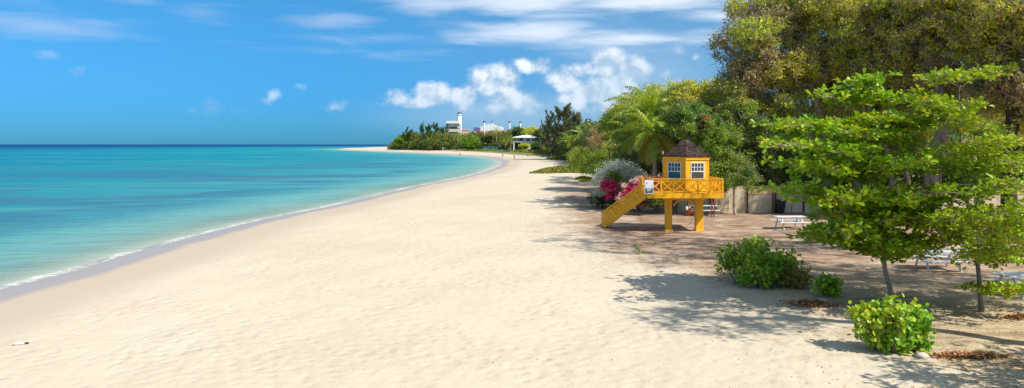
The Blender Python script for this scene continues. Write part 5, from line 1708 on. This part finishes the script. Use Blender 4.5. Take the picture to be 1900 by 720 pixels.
wbox(899, 925, 267.2, 276, D, 8, 'wall', WH, vh); wbox(898, 926, 265.8, 267.2, D - 1, 10, 'roof', RW, vh)
mb = MB()
for px in (903, 909, 915, 921):
    q = P(px, 270, D); mb.box((q[0], D - .05, q[2]), (1.0, .12, 1.3))
mb.build('window', DK, vh, local=False)
TE = bcolor('teal mesh', (.03, .17, .19))
q0, q1 = P(897, 0, 490), P(940, 0, 480)
fe = empty('teal_fence', (q0[0], 488, 1.9), 'dark teal mesh fence at the top of the far beach below the white villa', 'fence')
MB().box(((q0[0] + q1[0]) / 2, 486, 3.2), (q1[0] - q0[0], .08, 2.4)).build('mesh', TE, fe, local=False)
for k in range(7):
    MB().box((q0[0] + (q1[0] - q0[0]) * k / 6, 485.8, 3.3), (.12, .12, 2.8)).build('post', DK, fe, local=False)
g_ = G3(1056, 290)
MB_ = MB()
tg = empty('teal_screen', g_, 'teal screen standing by the small green patch below the far casuarinas', 'screen')
MB().box((0, 0, 1.1), (3.6, .1, 1.8)).build('panel', bcolor('teal screen', (.02, .22, .18)), tg)
for s in (-1, 0, 1): MB().box((s * 1.8, -.08, 1.1), (.1, .1, 2.2)).build('post', DK, tg)
# white sunbed-like frames under the headland trees
g_ = G3(826, 279)
fr_ = empty('beach_barrier', g_, 'small white post-and-rail barrier at the foot of the headland trees', 'barrier')
for s in (-1.6, 0, 1.9): MB().box((s, 0, 1.1), (.45, .3, 2.6)).build('post', WH, fr_)
MB().box((.1, -.05, .9), (3.9, .2, .25)).build('rail', WH, fr_)

# ================================================================== small things on the sand
g_ = G3(38, 640)
lt = empty('beach_litter', (g_[0], g_[1], g_[2]), 'small crumpled white scrap with a black end lying alone on open sand', 'litter', rz=R(24))
MB().tube([(-.15, 0, .02), (-.10, 0, .035), (-.02, .01, .045), (.06, 0, .035), (.09, 0, .025)], [.008, .03, .04, .033, .012], 8).build('scrap', M['white'], lt, smooth=True)
MB().tube([(.095, 0, .03), (.13, .0, .04), (.19, .01, .03)], [.016, .022, .02], 8).build('black_end', M['black'], lt, smooth=True)
MB().tube([(-.19, -.01, .01), (-.155, 0, .018)], [.008, .01], 6).build('dark_tip', M['black'], lt)

def rock(px, py, s, label, name='stone', c=(.6, .52, .42)):
    g_ = G3(px, py); bm = bmesh.new(); bmesh.ops.create_icosphere(bm, subdivisions=2, radius=s)
    for v_ in bm.verts: v_.co = Vector((v_.co.x * 1.2, v_.co.y, v_.co.z * .6)) * (1 + .25 * math.sin(v_.co.x * 31 + v_.co.y * 17 + v_.co.z * 23))
    me_ = bpy.data.meshes.new(name); bm.to_mesh(me_); bm.free()
    o = link_mesh(name, me_, simple_mat('stone', c, .85, .2, .2), None, smooth=True); o.location = (g_[0], g_[1], g_[2] + s * .25)
    tag(o, label, 'stone')


rock(1710, 662, .15, 'pale pinkish stone on the sand at the right foot of the nearest bush')
rock(1527, 560, .12, 'whitish stone on the sand just below the small low bush')
rock(1330, 520, .0001 + .10, 'pale stone in the shadow left of the double-humped bush')

for (px, py, wx, wy_, n_, lab) in [(1505, 565, .75, .45, 900, 'patch of brown dead leaves on the sand below the small low bush'),
                                   (1795, 662, .85, .22, 1300, 'long heap of rusty dead leaves on the sand right of the nearest bush'),
                                   (1893, 590, .5, .25, 500, 'heap of dead leaves at the right edge below the blue-white table')]:
    g_ = G3(px, py)
    x = g_[0] + rng.normal(0, .5, n_) * wx; y = g_[1] + rng.normal(0, .5, n_) * wy_
    h = .10 * np.exp(-((x - g_[0]) / wx) ** 2 - ((y - g_[1]) / wy_) ** 2) * rng.uniform(0, 1, n_)
    z = height(x, y) + .01 + h
    nn = unit(rand_dirs(n_) * .7 + [0, 0, 1]); a_ = unit(np.cross(nn, rand_dirs(n_)))
    L_ = rng.uniform(.05, .11, n_)
    tag(leaves_mesh('dead_leaf_heap', np.stack([x, y, z], 1), a_, nn, L_, L_ * .7, 'kite', M['litter'], None), lab, 'dead leaves', kind='stuff')
# scattered crumbs and leaves: sparse on the sand, thick under the trees
n_ = 15000
y = 14 + (rng.uniform(0, 1, n_) ** 1.3) * 42; x = np.interp(y, SOIL[:, 1], SOIL[:, 0]) + rng.exponential(5.5, n_) * rng.choice([1, 1, 1, 1, 1, 1, -.35], n_) + .8
z = height(x, y) + .012
nn = unit(rand_dirs(n_) * .5 + [0, 0, 1]); a_ = unit(np.cross(nn, rand_dirs(n_))); L_ = rng.uniform(.025, .075, n_)
tag(leaves_mesh('leaf_litter', np.stack([x, y, z], 1), a_, nn, L_, L_ * .6, 'kite', M['litter'], None), 'brown dead leaves scattered over the sand under the trees', 'leaf litter', kind='stuff')
# seaweed at the water line
n_ = 70
gq = np.array([G3(px, 0 * px + 504 - (px - 125) * .28)[:2] for px in np.linspace(120, 165, 8)])
k = rng.integers(0, 8, n_); x = gq[k, 0] + rng.normal(0, .12, n_); y = gq[k, 1] + rng.normal(0, .35, n_)
z = np.maximum(height(x, y), 0.0) + .02
nn = unit(rand_dirs(n_) + [0, 0, .6]); a_ = unit(np.cross(nn, rand_dirs(n_))); L_ = rng.uniform(.05, .11, n_)
tag(leaves_mesh('seaweed', np.stack([x, y, z], 1), a_, nn, L_, L_ * .3, 'kite', M['litter'], None), 'brown seaweed strands washed into the foam line', 'seaweed', kind='stuff')

scene.view_settings.view_transform = 'Standard'; scene.view_settings.look = 'None'
scene.view_settings.gamma = 1.0; scene.view_settings.exposure = 0.35
scene.render.engine = 'CYCLES'
